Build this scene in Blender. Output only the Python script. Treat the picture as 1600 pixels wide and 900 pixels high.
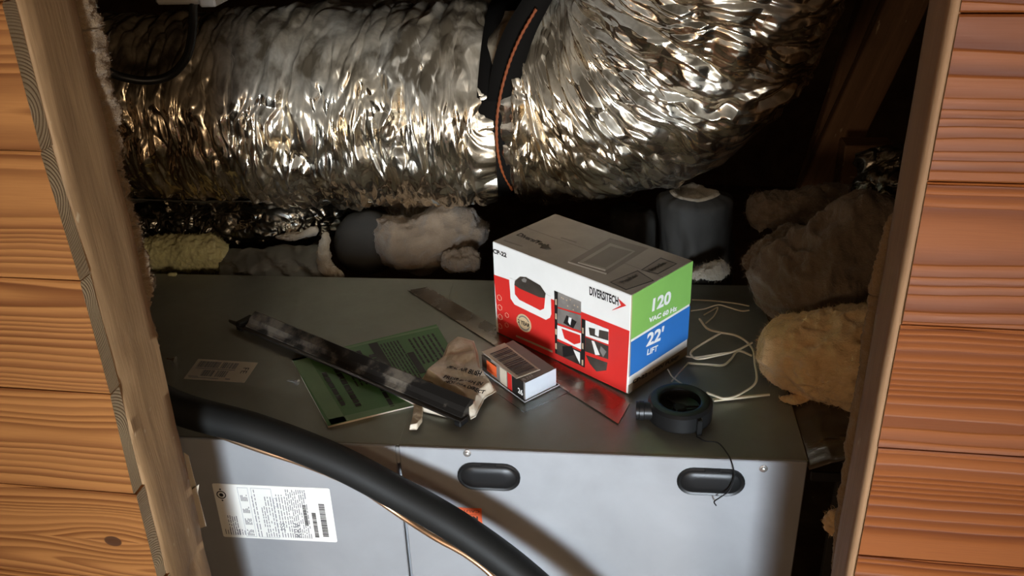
import bpy, math, random
import numpy as np
from mathutils import Vector, Matrix
random.seed(7)
for o in list(bpy.data.objects): bpy.data.objects.remove(o)
SC = bpy.context.scene; COL = SC.collection
V = Vector
# ------------------------------------------------------------ camera
FPX, PITCH, ROLL, CH = 1458.0, 0.4772, -0.0322, 0.81
fw = V((0, math.cos(PITCH), -math.sin(PITCH))); rt0 = V((1, 0, 0)); up0 = rt0.cross(fw)
RT = math.cos(ROLL)*rt0 + math.sin(ROLL)*up0; UP = -math.sin(ROLL)*rt0 + math.cos(ROLL)*up0
CAMP = V((0, 0, CH))
cam = bpy.data.objects.new('camera', bpy.data.cameras.new('camera')); COL.objects.link(cam)
m3 = Matrix((RT, UP, -fw)).transposed(); cam.matrix_world = Matrix.Translation(CAMP) @ m3.to_4x4()
cam.data.sensor_width = 36; cam.data.lens = 36*FPX/1600; cam.data.clip_start = .01
SC.camera = cam
# wall frame and cabinet frame (u to the right, n away from the room)
PHW, PHF = math.radians(9.35), math.radians(6.6)
WU, WN = V((math.cos(PHW), -math.sin(PHW), 0)), V((math.sin(PHW), math.cos(PHW), 0))
FU, FN = V((math.cos(PHF), -math.sin(PHF), 0)), V((math.sin(PHF), math.cos(PHF), 0))
Z = V((0, 0, 1))
def wf(u, n, z): return WU*u + WN*n + Z*z
def ff(u, n, z): return FU*u + FN*n + Z*z
# ------------------------------------------------------------ world, lights, exposure
SC.view_settings.view_transform = 'Standard'; SC.view_settings.look = 'None'
SC.view_settings.gamma = 1; SC.view_settings.use_curve_mapping = False
SC.view_settings.exposure = 0.0
w = bpy.data.worlds.new('room_glow'); SC.world = w; w.use_nodes = True
w.node_tree.nodes['Background'].inputs[0].default_value = (.85, .50, .27, 1)
w.node_tree.nodes['Background'].inputs[1].default_value = .10
def area(name, loc, target, sx, sy, e, colr, spread=180):
    l = bpy.data.lights.new(name, 'AREA'); l.shape = 'RECTANGLE'; l.size = sx; l.size_y = sy
    l.energy = e; l.color = colr; l.spread = math.radians(spread)
    o = bpy.data.objects.new(name, l); COL.objects.link(o); o.location = loc
    o.rotation_euler = (V(target)-V(loc)).to_track_quat('-Z', 'Y').to_euler(); return o
area('window_daylight', wf(.78, -4.2, .0), wf(-.17, .9, .05), .95, 1.2, 8.5, (.80, .90, 1.0), 19)
area('ceiling_lamp', wf(.0, -.9, 1.75), wf(-.1, .9, -.3), .5, .5, 3.0, (1.0, .62, .34))
area('warm_room_lamp', wf(1.4, -1.8, .7), wf(-.5, 1.2, .1), .5, .5, 17, (1.0, .74, .48))
area('warm_side_fill', wf(-1.0, -1.7, .5), wf(.3, 1.2, .1), .4, .4, 8, (1.0, .70, .44))  # added fill with no known source, brightens the pile at the right

# ------------------------------------------------------------ geometry helpers
def ray(px, py): return fw + RT*((px-800)/FPX) - UP*((py-450)/FPX)
def hit(px, py, o, n):
    v = ray(px, py); return CAMP + v*((V(o)-CAMP).dot(n)/v.dot(n))
def G(px, py, z=0.0): return hit(px, py, V((0, 0, z)), Z)
def WP(px, py, n): return hit(px, py, WN*n, WN)
def FP(px, py, n): return hit(px, py, FN*n, FN)

def setp(o, label=None, cat=None, group=None, kind=None):
    if label: o['label'] = label
    if cat: o['category'] = cat
    if group: o['group'] = group
    if kind: o['kind'] = kind
    return o
def root(name, loc, label, cat, group=None):
    o = bpy.data.objects.new(name, None); COL.objects.link(o); o.location = loc
    o.empty_display_size = .02
    return setp(o, label, cat, group)
WLOC = {}
def wl(p):
    t = V((0, 0, 0))
    while p is not None: t = t + V(p.location); p = p.parent
    return t
def obj(name, verts, faces, mat, parent=None, smooth=False, base=None, label=None):
    """mesh object from world-space verts; parents are never rotated"""
    if base is None:
        base = wl(parent) if parent is not None else V(verts[0])
        if parent is None:
            a = np.array([tuple(v) for v in verts]); base = V((a[:, 0].mean(), a[:, 1].mean(), a[:, 2].min()))
    me = bpy.data.meshes.new(name)
    me.from_pydata([tuple(V(v)-base) for v in verts], [], faces)
    me.materials.append(mat)
    if smooth: me.polygons.foreach_set('use_smooth', [True]*len(me.polygons))
    me.update()
    o = bpy.data.objects.new(name, me); COL.objects.link(o)
    if parent is not None: o.parent = parent; o.location = base - wl(parent)
    else: o.location = base
    if label: o['label'] = label
    return o
def grid_obj(name, P, mat, parent=None, smooth=True, wrap=False, caps=False, base=None):
    """P: (a,b,3) numpy grid -> quads"""
    a, b = P.shape[:2]; vs = P.reshape(-1, 3)
    if base is None: base = wl(parent) if parent is not None else V((vs[:, 0].mean(), vs[:, 1].mean(), vs[:, 2].min()))
    vs = vs - np.array(tuple(base))
    i = np.arange(a-1)[:, None]; jn = b if wrap else b-1; j = np.arange(jn)[None, :]; j2 = (j+1) % b
    q = np.stack([i*b+j, (i+1)*b+j, (i+1)*b+j2, i*b+j2], -1).reshape(-1, 4)
    me = bpy.data.meshes.new(name)
    me.vertices.add(len(vs)); me.vertices.foreach_set('co', vs.astype(np.float32).ravel())
    n = len(q); me.loops.add(n*4); me.loops.foreach_set('vertex_index', q.astype(np.int32).ravel())
    me.polygons.add(n); me.polygons.foreach_set('loop_start', np.arange(n, dtype=np.int32)*4)
    me.polygons.foreach_set('loop_total', np.full(n, 4, dtype=np.int32))
    if smooth: me.polygons.foreach_set('use_smooth', np.ones(n, dtype=bool))
    me.materials.append(mat); me.update(calc_edges=True); me.validate()
    o = bpy.data.objects.new(name, me); COL.objects.link(o)
    if parent is not None: o.parent = parent; o.location = base-wl(parent)
    else: o.location = base
    return o
class MB:
    """collects shapes in world space, builds one mesh object"""
    def __init__(s): s.v = []; s.f = []
    def add(s, v, f):
        k = len(s.v); s.v += [V(a) for a in v]; s.f += [tuple(i+k for i in g) for g in f]; return s
    def box(s, o, a, b, c, ch=0.0):
        """box from corner o along vectors a,b,c (ch = chamfer metres)"""
        o, a, b, c = V(o), V(a), V(b), V(c)
        if ch <= 0:
            v = [o, o+a, o+a+b, o+b, o+c, o+a+c, o+a+b+c, o+b+c]
            f = [(0, 3, 2, 1), (4, 5, 6, 7), (0, 1, 5, 4), (1, 2, 6, 5), (2, 3, 7, 6), (3, 0, 4, 7)]
            if a.cross(b).dot(c) < 0: f = [tuple(reversed(g)) for g in f]
            return s.add(v, f)
        A, B, C_ = a.normalized()*ch, b.normalized()*ch, c.normalized()*ch
        v = []; idx = {}
        for i in (0, 1):
            for j in (0, 1):
                for k in (0, 1):
                    p = o + a*i + b*j + c*k
                    da = A if i == 0 else -A; db = B if j == 0 else -B; dc = C_ if k == 0 else -C_
                    for t, q in enumerate((p+db+dc, p+da+dc, p+da+db)):
                        idx[(i, j, k, t)] = len(v); v.append(q)
        f = []
        for t in range(3):
            for e in (0, 1):
                cyc = [(0, 0), (1, 0), (1, 1), (0, 1)]
                g = []
                for x, y in cyc:
                    key = [x, y]; key.insert(t, e); g.append(idx[(*key, t)])
                f.append(tuple(g))
        # edges
        for t in range(3):
            o1, o2 = [q for q in range(3) if q != t]
            for x in (0, 1):
                for y in (0, 1):
                    k0 = [0]*3; k1 = [0]*3
                    k0[o1] = k1[o1] = x; k0[o2] = k1[o2] = y; k0[t] = 0; k1[t] = 1
                    f.append((idx[(*k0, o1)], idx[(*k1, o1)], idx[(*k1, o2)], idx[(*k0, o2)]))
        for i in (0, 1):
            for j in (0, 1):
                for k in (0, 1): f.append(tuple(idx[(i, j, k, t)] for t in range(3)))
        # orient outward
        cen = o+(a+b+c)/2; g2 = []
        for g in f:
            p = [v[i] for i in g]; nn = (p[1]-p[0]).cross(p[2]-p[0]); mid = sum(p, V((0, 0, 0)))/len(p)
            g2.append(g if nn.dot(mid-cen) >= 0 else tuple(reversed(g)))
        return s.add(v, g2)
    def poly(s, pts): return s.add(pts, [tuple(range(len(pts)))])
    def prism(s, pts, d):
        """polygon pts extruded by vector d (outward orientation handled roughly)"""
        n = len(pts); d = V(d); pts = [V(p) for p in pts]
        v = pts+[p+d for p in pts]
        f = [tuple(range(n))[::-1], tuple(range(n, 2*n))]+[(i, (i+1) % n, n+(i+1) % n, n+i) for i in range(n)]
        nn = V((0, 0, 0))
        for i in range(n): nn += pts[i].cross(pts[(i+1) % n])
        if nn.dot(d) < 0: f = [tuple(reversed(g)) for g in f]
        return s.add(v, f)
    def tube(s, pts, r, seg=8, cap=True):
        pts = [V(p) for p in pts]; n = len(pts); rr = r if isinstance(r, (list, tuple)) else [r]*n
        T = [(pts[min(i+1, n-1)]-pts[max(i-1, 0)]).normalized() for i in range(n)]
        N = T[0].orthogonal().normalized(); v = []; f = []
        for i in range(n):
            N = (N - T[i]*N.dot(T[i])).normalized(); B = T[i].cross(N)
            for k in range(seg):
                a = 2*math.pi*k/seg; v.append(pts[i]+(N*math.cos(a)+B*math.sin(a))*rr[i])
        for i in range(n-1):
            for k in range(seg):
                k2 = (k+1) % seg; f.append((i*seg+k, i*seg+k2, (i+1)*seg+k2, (i+1)*seg+k))
        if cap: f.append(tuple(range(seg))[::-1]); f.append(tuple(range((n-1)*seg, n*seg)))
        return s.add(v, f)
    def lathe(s, o, prof, ax=Z, ex=None, seg=32, cap=True):
        """prof: [(r,h)] about axis ax at o"""
        ax = V(ax).normalized(); ex = (V(ex) if ex else ax.orthogonal()).normalized(); ey = ax.cross(ex)
        v = []; f = []; n = len(prof)
        for r, h in prof:
            for k in range(seg):
                a = 2*math.pi*k/seg; v.append(V(o)+ax*h+(ex*math.cos(a)+ey*math.sin(a))*r)
        for i in range(n-1):
            for k in range(seg):
                k2 = (k+1) % seg; f.append((i*seg+k, i*seg+k2, (i+1)*seg+k2, (i+1)*seg+k))
        if cap: f.append(tuple(range(seg))[::-1]); f.append(tuple(range((n-1)*seg, n*seg)))
        return s.add(v, f)
    def build(s, name, mat, parent=None, smooth=False, base=None, label=None):
        o = obj(name, s.v, s.f, mat, parent, smooth, base, label)
        if smooth: o.data.set_sharp_from_angle(angle=math.radians(38))
        return o
def spline(pts, n):
    """catmull-rom through pts (vectors or tuples) -> n samples numpy"""
    P = np.array([tuple(p) for p in pts], float); P = np.vstack([2*P[0]-P[1], P, 2*P[-1]-P[-2]])
    t = np.linspace(0, len(P)-3-1e-9, n); i = t.astype(int); f = (t-i)[:, None]
    a, b, c, d = P[i], P[i+1], P[i+2], P[i+3]
    return .5*((2*b)+(-a+c)*f+(2*a-5*b+4*c-d)*f*f+(-a+3*b-3*c+d)*f**3)
# ---- numpy noise
def _h(ix, iy, iz, s):
    h = (ix.astype(np.int64)*374761393 + iy.astype(np.int64)*668265263 + iz.astype(np.int64)*2147483647 + s*974711) & 0xffffffff
    h = ((h ^ (h >> 13))*1274126177) & 0xffffffff
    h = (h ^ (h >> 16)); h = (h*2246822519) & 0xffffffff; h = h ^ (h >> 15)
    return (h & 0xffffff)/float(0xffffff)
def vn(x, y, z=0, s=0):
    x, y, z = np.broadcast_arrays(np.asarray(x, float), np.asarray(y, float), np.asarray(z, float))
    ix, iy, iz = np.floor(x), np.floor(y), np.floor(z)
    fx, fy, fz = x-ix, y-iy, z-iz
    fx, fy, fz = [t*t*t*(t*(t*6-15)+10) for t in (fx, fy, fz)]
    r = 0
    for a in (0, 1):
        wx = fx if a else 1-fx
        for b in (0, 1):
            wy = fy if b else 1-fy
            for c in (0, 1):
                wz = fz if c else 1-fz
                r = r + _h(ix+a, iy+b, iz+c, s)*wx*wy*wz
    return r*2-1
def fbm(x, y, z=0, o=4, s=0, g=.5):
    r = 0; a = 1; k = 1
    for i in range(o): r = r + a*vn(x*k, y*k, z*k, s+i*17); a *= g; k *= 2.03
    return r
def cell(x, y, s=0, jit=.95):
    """F1 and cell id of a jittered grid"""
    ix, iy = np.floor(x), np.floor(y); best = np.full(x.shape, 9.); sec = np.full(x.shape, 9.); idv = np.zeros(x.shape)
    for a in (-1, 0, 1):
        for b in (-1, 0, 1):
            cx, cy = ix+a, iy+b; z = np.zeros_like(cx)
            px = cx+.5+jit*(_h(cx, cy, z, s)-.5); py = cy+.5+jit*(_h(cx, cy, z+1, s)-.5)
            d = np.hypot(x-px, y-py); m = d < best
            sec = np.where(m, best, np.minimum(sec, d)); idv = np.where(m, _h(cx, cy, z+2, s), idv); best = np.where(m, d, best)
    return best, sec, idv
def facet(x, y, s=0):
    """crumpled piecewise-tilted facets, continuous-ish, sharp ridges"""
    f1, f2, i = cell(x, y, s); return np.minimum(f2-f1, .6)
def creases(x, y, n=9, f0=10., f1=40., s=0):
    """sharp straight folds: sum of triangle waves in random directions, broken up by cells"""
    rg = np.random.default_rng(s); h = 0
    for i in range(n):
        a = rg.uniform(0, np.pi); f = f0*(f1/f0)**(i/max(1, n-1)); p = (x*np.cos(a)+y*np.sin(a))*f+rg.uniform(0, 9)
        p = p+fbm(x*f*.35, y*f*.35, 0, 2, s+i)*.9
        h = h+np.abs((p % 1)-.5)*2*(f0/f)**1.0
    return h/(n*.45)
def frames(P):
    n = len(P); T = np.gradient(P, axis=0); T /= np.linalg.norm(T, axis=1)[:, None]
    N = np.zeros_like(T); a = -np.cross(T[0], [0, 0, 1.]); 
    if np.linalg.norm(a) < .1: a = np.cross(T[0], [0, 1., 0])
    a /= np.linalg.norm(a); N[0] = a
    for i in range(1, n):
        a = N[i-1]-T[i]*np.dot(N[i-1], T[i]); N[i] = a/np.linalg.norm(a)
    return T, N, np.cross(T, N)
# ------------------------------------------------------------ node helper
class NT:
    def __init__(s, name):
        s.m = bpy.data.materials.new(name); s.m.use_nodes = True; s.t = s.m.node_tree; s.b = s.t.nodes['Principled BSDF']
        s.out = s.t.nodes['Material Output']
    def n(s, typ, **kw):
        q = s.t.nodes.new(typ)
        for k, v in kw.items(): setattr(q, k, v)
        return q
    def put(s, sock, v):
        if isinstance(v, bpy.types.NodeSocket): s.t.links.new(v, sock)
        elif isinstance(v, (tuple, list)) and len(v) == 3 and sock.type == 'RGBA': sock.default_value = (*v, 1)
        else: sock.default_value = v
    def math(s, op, a, b=None, c=None, clamp=False):
        q = s.n('ShaderNodeMath', operation=op); q.use_clamp = clamp; s.put(q.inputs[0], a)
        if b is not None: s.put(q.inputs[1], b)
        if c is not None: s.put(q.inputs[2], c)
        return q.outputs[0]
    def add(s, a, b): return s.math('ADD', a, b)
    def mul(s, a, b): return s.math('MULTIPLY', a, b)
    def sep(s, v):
        q = s.n('ShaderNodeSeparateXYZ'); s.put(q.inputs[0], v); return q.outputs
    def comb(s, x, y, z):
        q = s.n('ShaderNodeCombineXYZ'); s.put(q.inputs[0], x); s.put(q.inputs[1], y); s.put(q.inputs[2], z); return q.outputs[0]
    def coord(s, w='Object'): return s.n('ShaderNodeTexCoord').outputs[w]
    def mapp(s, v, sc=(1, 1, 1), loc=(0, 0, 0)):
        q = s.n('ShaderNodeMapping'); s.put(q.inputs[0], v); q.inputs['Scale'].default_value = sc; q.inputs['Location'].default_value = loc; return q.outputs[0]
    def noise(s, v, sc=5, det=2, rough=.5, dist=0):
        q = s.n('ShaderNodeTexNoise'); s.put(q.inputs['Vector'], v); q.inputs['Scale'].default_value = sc
        q.inputs['Detail'].default_value = det; q.inputs['Roughness'].default_value = rough; q.inputs['Distortion'].default_value = dist
        return q.outputs[0]
    def rng(s, v, a, b, c=0., d=1., smooth=False):
        q = s.n('ShaderNodeMapRange'); q.interpolation_type = 'SMOOTHSTEP' if smooth else 'LINEAR'
        s.put(q.inputs[0], v)
        for i, x in enumerate((a, b, c, d)): q.inputs[i+1].default_value = x
        return q.outputs[0]
    def mix(s, f, a, b, bt='MIX'):
        q = s.n('ShaderNodeMix', data_type='RGBA', blend_type=bt); s.put(q.inputs[0], f); s.put(q.inputs[6], a); s.put(q.inputs[7], b); return q.outputs[2]
    def bump(s, h, st=.3, dist=.01, prev=None):
        q = s.n('ShaderNodeBump'); q.inputs['Strength'].default_value = st; q.inputs['Distance'].default_value = dist
        s.put(q.inputs['Height'], h)
        if prev is not None: s.put(q.inputs['Normal'], prev)
        return q.outputs[0]
    def attr(s, nm):
        q = s.n('ShaderNodeAttribute'); q.attribute_type = 'OBJECT'; q.attribute_name = nm; return q.outputs['Fac']
    def fin(s, **kw):
        for k, v in kw.items():
            s.put(s.b.inputs[{'col': 'Base Color', 'metal': 'Metallic', 'rough': 'Roughness', 'norm': 'Normal', 'alpha': 'Alpha', 'trans': 'Transmission Weight', 'ior': 'IOR', 'spec': 'Specular IOR Level', 'sheen': 'Sheen Weight', 'sss': 'Subsurface Weight'}[k]], v)
        return s.m
def plain(name, c, rough=.5, metal=0., bump=0., bsc=200, var=.0, spec=.5):
    t = NT(name); co = t.coord(); col = c
    if var > 0:
        nz = t.noise(co, 14, 5, .6); col = t.mix(t.rng(nz, .3, .7), tuple(x*(1-var) for x in c), tuple(min(1, x*(1+var)) for x in c))
    kw = dict(col=col, rough=rough, metal=metal, spec=spec)
    if bump: kw['norm'] = t.bump(t.noise(co, bsc, 3), bump, .001)
    return t.fin(**kw)
def wood(name, lt, dk, freq=105., rough=.5, contrast=1., far=.03):
    """flat-sawn softwood: x along the board, y thickness, z across; per-object seed and knot"""
    t = NT(name); x, y, z = t.sep(t.coord()); sd = t.attr('seed')
    kx, kz = t.attr('knot_x'), t.attr('knot_z'); kr = t.attr('knot_r')
    xs = t.add(x, t.mul(sd, 3.7))
    dx, dz = t.math('SUBTRACT', x, kx), t.math('SUBTRACT', z, kz)
    ke = t.math('SQRT', t.add(t.mul(t.mul(dx, dx), .30), t.mul(dz, dz)))          # elongated distance
    kfar = t.math('MULTIPLY', kr, 2.4)
    kfall = t.math('POWER', 2.718, t.mul(-1., t.math('DIVIDE', t.mul(ke, ke), t.add(t.mul(kfar, kfar), 1e-6))))
    wob = t.noise(t.comb(t.mul(xs, 2.2), t.mul(sd, 5.), t.mul(z, 5.)), 1.0, 3, .45)
    c0 = t.math('SINE', t.mul(sd, 12.9)); c0 = t.mul(c0, .055)
    zz = t.add(t.math('SUBTRACT', z, c0), t.mul(t.math('SUBTRACT', wob, .5), .035))
    push = t.mul(kfall, t.mul(kr, 1.1)); sg = t.math('SIGN', dz)
    zz = t.math('SUBTRACT', zz, t.mul(push, sg))
    dd = t.add(t.mul(t.noise(t.comb(t.mul(xs, 1.1), 3.3, sd), 1., 1, .4), .09), far-.045)
    yy = t.add(y, dd)
    r = t.math('SQRT', t.add(t.mul(zz, zz), t.mul(yy, yy)))
    r = t.add(r, t.mul(t.noise(t.comb(t.mul(xs, 6.), t.mul(y, 20.), t.mul(z, 30.)), 1., 2, .5), .0022))
    ring = t.add(t.mul(r, freq), t.mul(t.noise(t.comb(t.mul(r, 19.), sd, 0.), 1., 1, .5), 7.0))
    f = t.math('FRACT', ring)
    late = t.mul(t.rng(f, .15, .85, smooth=True), t.rng(f, .88, 1., 1., 0., smooth=True))
    st = t.rng(t.noise(t.comb(t.mul(r, 60.), t.mul(sd, 9.), t.mul(xs, .8)), 1., 2, .5), .25, .7, .25, 1.)
    late = t.mul(late, st); late = t.math('POWER', late, .8)
    fib = t.noise(t.comb(t.mul(xs, 18.), t.mul(y, 500.), t.mul(z, 700.)), 1., 3, .6)
    col = t.mix(t.mul(late, contrast), lt, dk)
    big = t.noise(t.comb(t.mul(xs, 2.), sd, t.mul(z, 9.)), 1., 3, .5)
    col = t.mix(t.rng(big, .35, .75, 0., .45), col, tuple(a*.55+b*.45 for a, b in zip(lt, dk)))
    col = t.mix(t.rng(fib, .3, .7, 0., .18), col, tuple(v*.6 for v in dk))
    kn = t.rng(t.math('DIVIDE', t.math('SQRT', t.add(t.mul(t.mul(dx, dx), .5), t.mul(dz, dz))), t.add(kr, 1e-5)), .42, .50, 1., 0., True)
    kn = t.mul(kn, t.math('GREATER_THAN', kr, .001))
    col = t.mix(kn, col, (.075, .03, .012))
    nm = t.bump(late, .55, .0022); nm = t.bump(fib, .12, .0006, nm)
    return t.fin(col=col, rough=t.rng(fib, .3, .7, rough-.06, rough+.08), norm=nm, spec=.25)
def rough_wood(name, lt, dk):
    """sawn stud: x along"""
    t = NT(name); x, y, z = t.sep(t.coord()); sd = t.attr('seed'); xs = t.add(x, sd)
    a = t.noise(t.comb(t.mul(xs, 3.), t.mul(y, 40.), t.mul(z, 40.)), 1., 4, .6, .4)
    b = t.noise(t.comb(t.mul(xs, 14.), t.mul(y, 260.), t.mul(z, 260.)), 1., 3, .6)
    c = t.noise(t.comb(t.mul(xs, 9.), t.mul(y, 14.), t.mul(z, 14.)), 1., 4, .6)
    col = t.mix(t.rng(a, .3, .7), lt, dk); col = t.mix(t.rng(b, .35, .7, 0, .35), col, tuple(v*.7 for v in dk))
    col = t.mix(t.rng(c, .55, .8, 0, .5), col, tuple(v*.62 for v in dk))
    sp = t.noise(t.comb(t.mul(xs, 30.), t.mul(y, 60.), t.mul(z, 60.)), 1., 2, .5)
    col = t.mix(t.rng(sp, .69, .74, 0, .7), col, (.55, .42, .26))
    nm = t.bump(b, .35, .0015); nm = t.bump(c, .3, .004, nm)
    return t.fin(col=col, rough=.75, norm=nm)
def foil(name, c=(.80, .74, .64), rough=.16, bst=.5, bsc=1.0, dim_top=False):
    t = NT(name); co = t.coord()
    a = t.noise(t.mapp(co, (3*bsc, 3*bsc, 1.4*bsc)), 9, 3, .55, .5)
    vo = t.n('ShaderNodeTexVoronoi'); vo.feature = 'DISTANCE_TO_EDGE'; t.put(vo.inputs['Vector'], co); vo.inputs['Scale'].default_value = 42*bsc
    b = t.math('MINIMUM', vo.outputs['Distance'], .25)
    nm = t.bump(a, bst, .004); nm = t.bump(b, bst*.6, .004, nm)
    big = t.noise(co, 7, 3, .5)
    col = t.mix(t.rng(big, .4, .7), c, tuple(v*w for v, w in zip(c, (.86, .74, .58))))  # brown reflections painted as noise patches in the foil colour
    rg = t.rng(t.noise(co, 12, 3, .6), .3, .7, rough*.7, rough*1.6)
    if not dim_top: return t.fin(col=col, metal=1., rough=rg, norm=nm)
    nz = t.sep(t.n('ShaderNodeNewGeometry').outputs['Normal'])[2]      # dull dark reflection painted into the upper side
    du = t.mul(t.rng(nz, .10, .48, 0., 1., True), t.rng(t.noise(t.mapp(co, (1, 1, .25)), 16, 4, .6), .3, .6, .55, 1.))
    return t.fin(col=t.mix(du, col, (.070, .053, .033)), metal=t.math('SUBTRACT', 1., t.mul(du, 1.12), clamp=True), spec=.25, rough=t.add(rg, t.mul(du, .38)), norm=nm)
def fluffy(name, lt, dk, sc=30.):
    t = NT(name); co = t.coord(); x, y, z = t.sep(co)
    a = t.noise(co, sc*.5, 5, .65, .5); b = t.noise(t.mapp(co, (1, 1, 3.2)), sc*5, 4, .7, 1.2)
    col = t.mix(t.rng(a, .35, .68), dk, lt); col = t.mix(t.rng(b, .3, .75, 0., .4), col, tuple(v*.62 for v in dk))
    nm = t.bump(b, .55, .004); nm = t.bump(a, .5, .02, nm)
    return t.fin(col=col, rough=.95, norm=nm, sheen=.25, spec=.1)
M = {}
M['plank'] = wood('pine_plank', (.40, .172, .050), (.13, .038, .009), 120., .5)
M['plank_red'] = wood('warm_dim_pine_plank', (.31, .098, .023), (.10, .021, .004), 120., .5)  # same pine, with the right wall's redder, dimmer light painted in
M['end_grain'] = wood('plank_end_grain', (.37, .27, .155), (.20, .13, .07), 300., .7)
M['stud'] = rough_wood('sawn_stud_wood', (.45, .275, .130), (.22, .125, .052))
M['beam'] = rough_wood('attic_beam_wood', (.26, .14, .07), (.17, .09, .042))
M['trim'] = rough_wood('jamb_board_wood', (.40, .235, .12), (.31, .175, .085))
M['foil'] = foil('duct_foil', (.84, .76, .63), .21, .30, dim_top=True)
M['tape'] = plain('dull_grey_foil_tape', (.16, .155, .135), .42, .5, var=.25, bump=.3, bsc=60)
M['foil_dark'] = foil('dark_duct_jacket', (.16, .16, .15), .25, .5)
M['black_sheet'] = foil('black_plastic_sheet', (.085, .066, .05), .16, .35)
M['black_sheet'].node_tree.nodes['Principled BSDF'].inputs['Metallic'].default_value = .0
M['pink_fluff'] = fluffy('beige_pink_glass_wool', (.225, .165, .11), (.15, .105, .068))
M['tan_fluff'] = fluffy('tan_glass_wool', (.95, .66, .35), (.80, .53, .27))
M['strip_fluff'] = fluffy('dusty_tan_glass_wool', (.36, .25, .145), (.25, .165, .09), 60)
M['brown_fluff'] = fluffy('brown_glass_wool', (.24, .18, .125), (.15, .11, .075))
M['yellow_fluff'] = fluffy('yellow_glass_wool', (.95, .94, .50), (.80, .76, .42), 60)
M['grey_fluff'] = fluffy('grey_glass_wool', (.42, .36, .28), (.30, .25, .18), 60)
M['black_rubber'] = plain('black_foam_rubber', (.010, .010, .009), .6, bump=.1, bsc=300, spec=.28)
M['black_plastic'] = plain('black_plastic', (.010, .010, .010), .38, spec=.35)
M['black_matt'] = plain('matt_black', (.01, .009, .008), .8)
M['copper'] = plain('dull_copper', (.62, .40, .24), .32, .9, var=.15)
M['white'] = plain('white_print', (.80, .79, .76), .45)
M['card_white'] = plain('white_coated_card', (.78, .765, .72), .42, var=.04)
M['card_top'] = plain('shade_grey_card', (.36, .325, .29), .45, var=.14)  # top of the white carton, its shade put into the colour
M['card_top2'] = plain('darker_card_print', (.23, .205, .18), .5, var=.1)
M['card_edge'] = plain('brown_card_edge', (.24, .18, .12), .7)
M['red'] = plain('red_print', (.62, .028, .022), .40, var=.05)
M['green'] = plain('green_print', (.22, .46, .10), .42, var=.05)
M['blue'] = plain('blue_print', (.028, .155, .46), .42, var=.05)
M['ink'] = plain('black_ink', (.012, .011, .010), .5)
M['grey_ink'] = plain('grey_ink', (.16, .16, .17), .5)
M['pale_ink'] = plain('pale_grey_ink', (.42, .43, .46), .5)
M['photo_dark'] = plain('dark_photo_print', (.05, .04, .032), .4, var=.6)
M['photo_grey'] = plain('grey_photo_print', (.20, .18, .16), .4, var=.5)
M['photo_tan'] = plain('tan_photo_print', (.50, .37, .24), .4, var=.2)
M['gold'] = plain('tan_badge_print', (.60, .44, .25), .4)
M['outline'] = plain('pink_outline_print', (.75, .36, .25), .4)
M['wire'] = plain('cream_wire_sheath', (.72, .62, .44), .5)
M['label'] = plain('white_label', (.82, .81, .76), .4, var=.03)
M['label_tan'] = plain('cream_label', (.62, .54, .42), .5, var=.06)
M['orange'] = plain('orange_sticker', (.80, .13, .035), .5)
M['orange_cord'] = plain('orange_cord', (.21, .047, .009), .6)
M['steel'] = plain('bright_screw_steel', (.75, .72, .68), .25, .85)
M['grey_box'] = plain('pale_grey_plastic', (.42, .40, .37), .5)
M['booklet'] = plain('green_booklet_cover', (.085, .22, .075), .5, var=.12)
M['booklet2'] = plain('green_booklet_border', (.17, .30, .15), .5, var=.08)
M['paper'] = plain('page_paper', (.72, .66, .54), .7)
M['strap'] = plain('black_webbing', (.005, .004, .003), .9, bump=.3, bsc=400, spec=.1)
M['cloth_grey'] = plain('grey_facing', (.12, .12, .105), .6, var=.25, bump=.2, bsc=120)
M['drum'] = plain('dark_grey_jacket', (.022, .0195, .016), .85, var=.3, bump=.2, bsc=90)
M['dark_attic'] = plain('dark_attic_boards', (.15, .10, .06), .9, var=.3)
M['room_floor'] = plain('room_floor', (.30, .17, .09), .6, var=.1)
def cabinet_mat(name, c, top):
    t = NT(name); co = t.coord(); a = t.noise(co, 5, 5, .6, .3); b = t.noise(t.mapp(co, (1, 1, 1)), 22, 5, .7, .8)
    col = t.mix(t.rng(a, .35, .7), c, tuple(v*.82 for v in c))
    if top: col = t.mix(t.rng(b, .57, .78, 0., .42), col, (.36, .31, .24))
    nm = t.bump(t.noise(co, 900, 2), .06, .0005)
    return t.fin(col=col, metal=.55 if top else .2, rough=t.rng(b, .3, .8, .34, .6), norm=nm)
M['cab'] = cabinet_mat('grey_painted_steel', (.385, .395, .41), False)
M['cab_top'] = cabinet_mat('dusty_grey_steel', (.30, .31, .27), True)
def paper_mat():
    t = NT('crumpled_kraft_paper'); co = t.coord(); a = t.noise(co, 16, 4, .6)
    col = t.mix(t.rng(a, .4, .62), (.80, .76, .66), (.60, .50, .36))
    return t.fin(col=col, rough=.65, norm=t.bump(t.noise(co, 60, 4, .6, .8), .5, .003))
M['kraft'] = paper_mat()
def clear_mat():
    t = NT('clear_plastic'); return t.fin(col=(.9, .92, .93), rough=.06, trans=1., ior=1.15, alpha=1.)
M['clear'] = clear_mat()
def dust_metal():
    t = NT('dusty_black_rail'); co = t.coord(); a = t.noise(co, 18, 5, .65)
    col = t.mix(t.rng(a, .50, .62), (.018, .016, .014), (.15, .125, .095))
    return t.fin(col=col, rough=t.rng(a, .5, .62, .3, .8))
M['rail'] = dust_metal()
M['rail_black'] = plain('black_rail', (.018, .016, .014), .3)
M['galv'] = foil('galvanised_strip', (.34, .31, .28), .24, .12)
M['mirror_foil'] = plain('silvery_blue_foil_card', (.78, .86, .96), .3, .35, var=.08)

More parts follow.
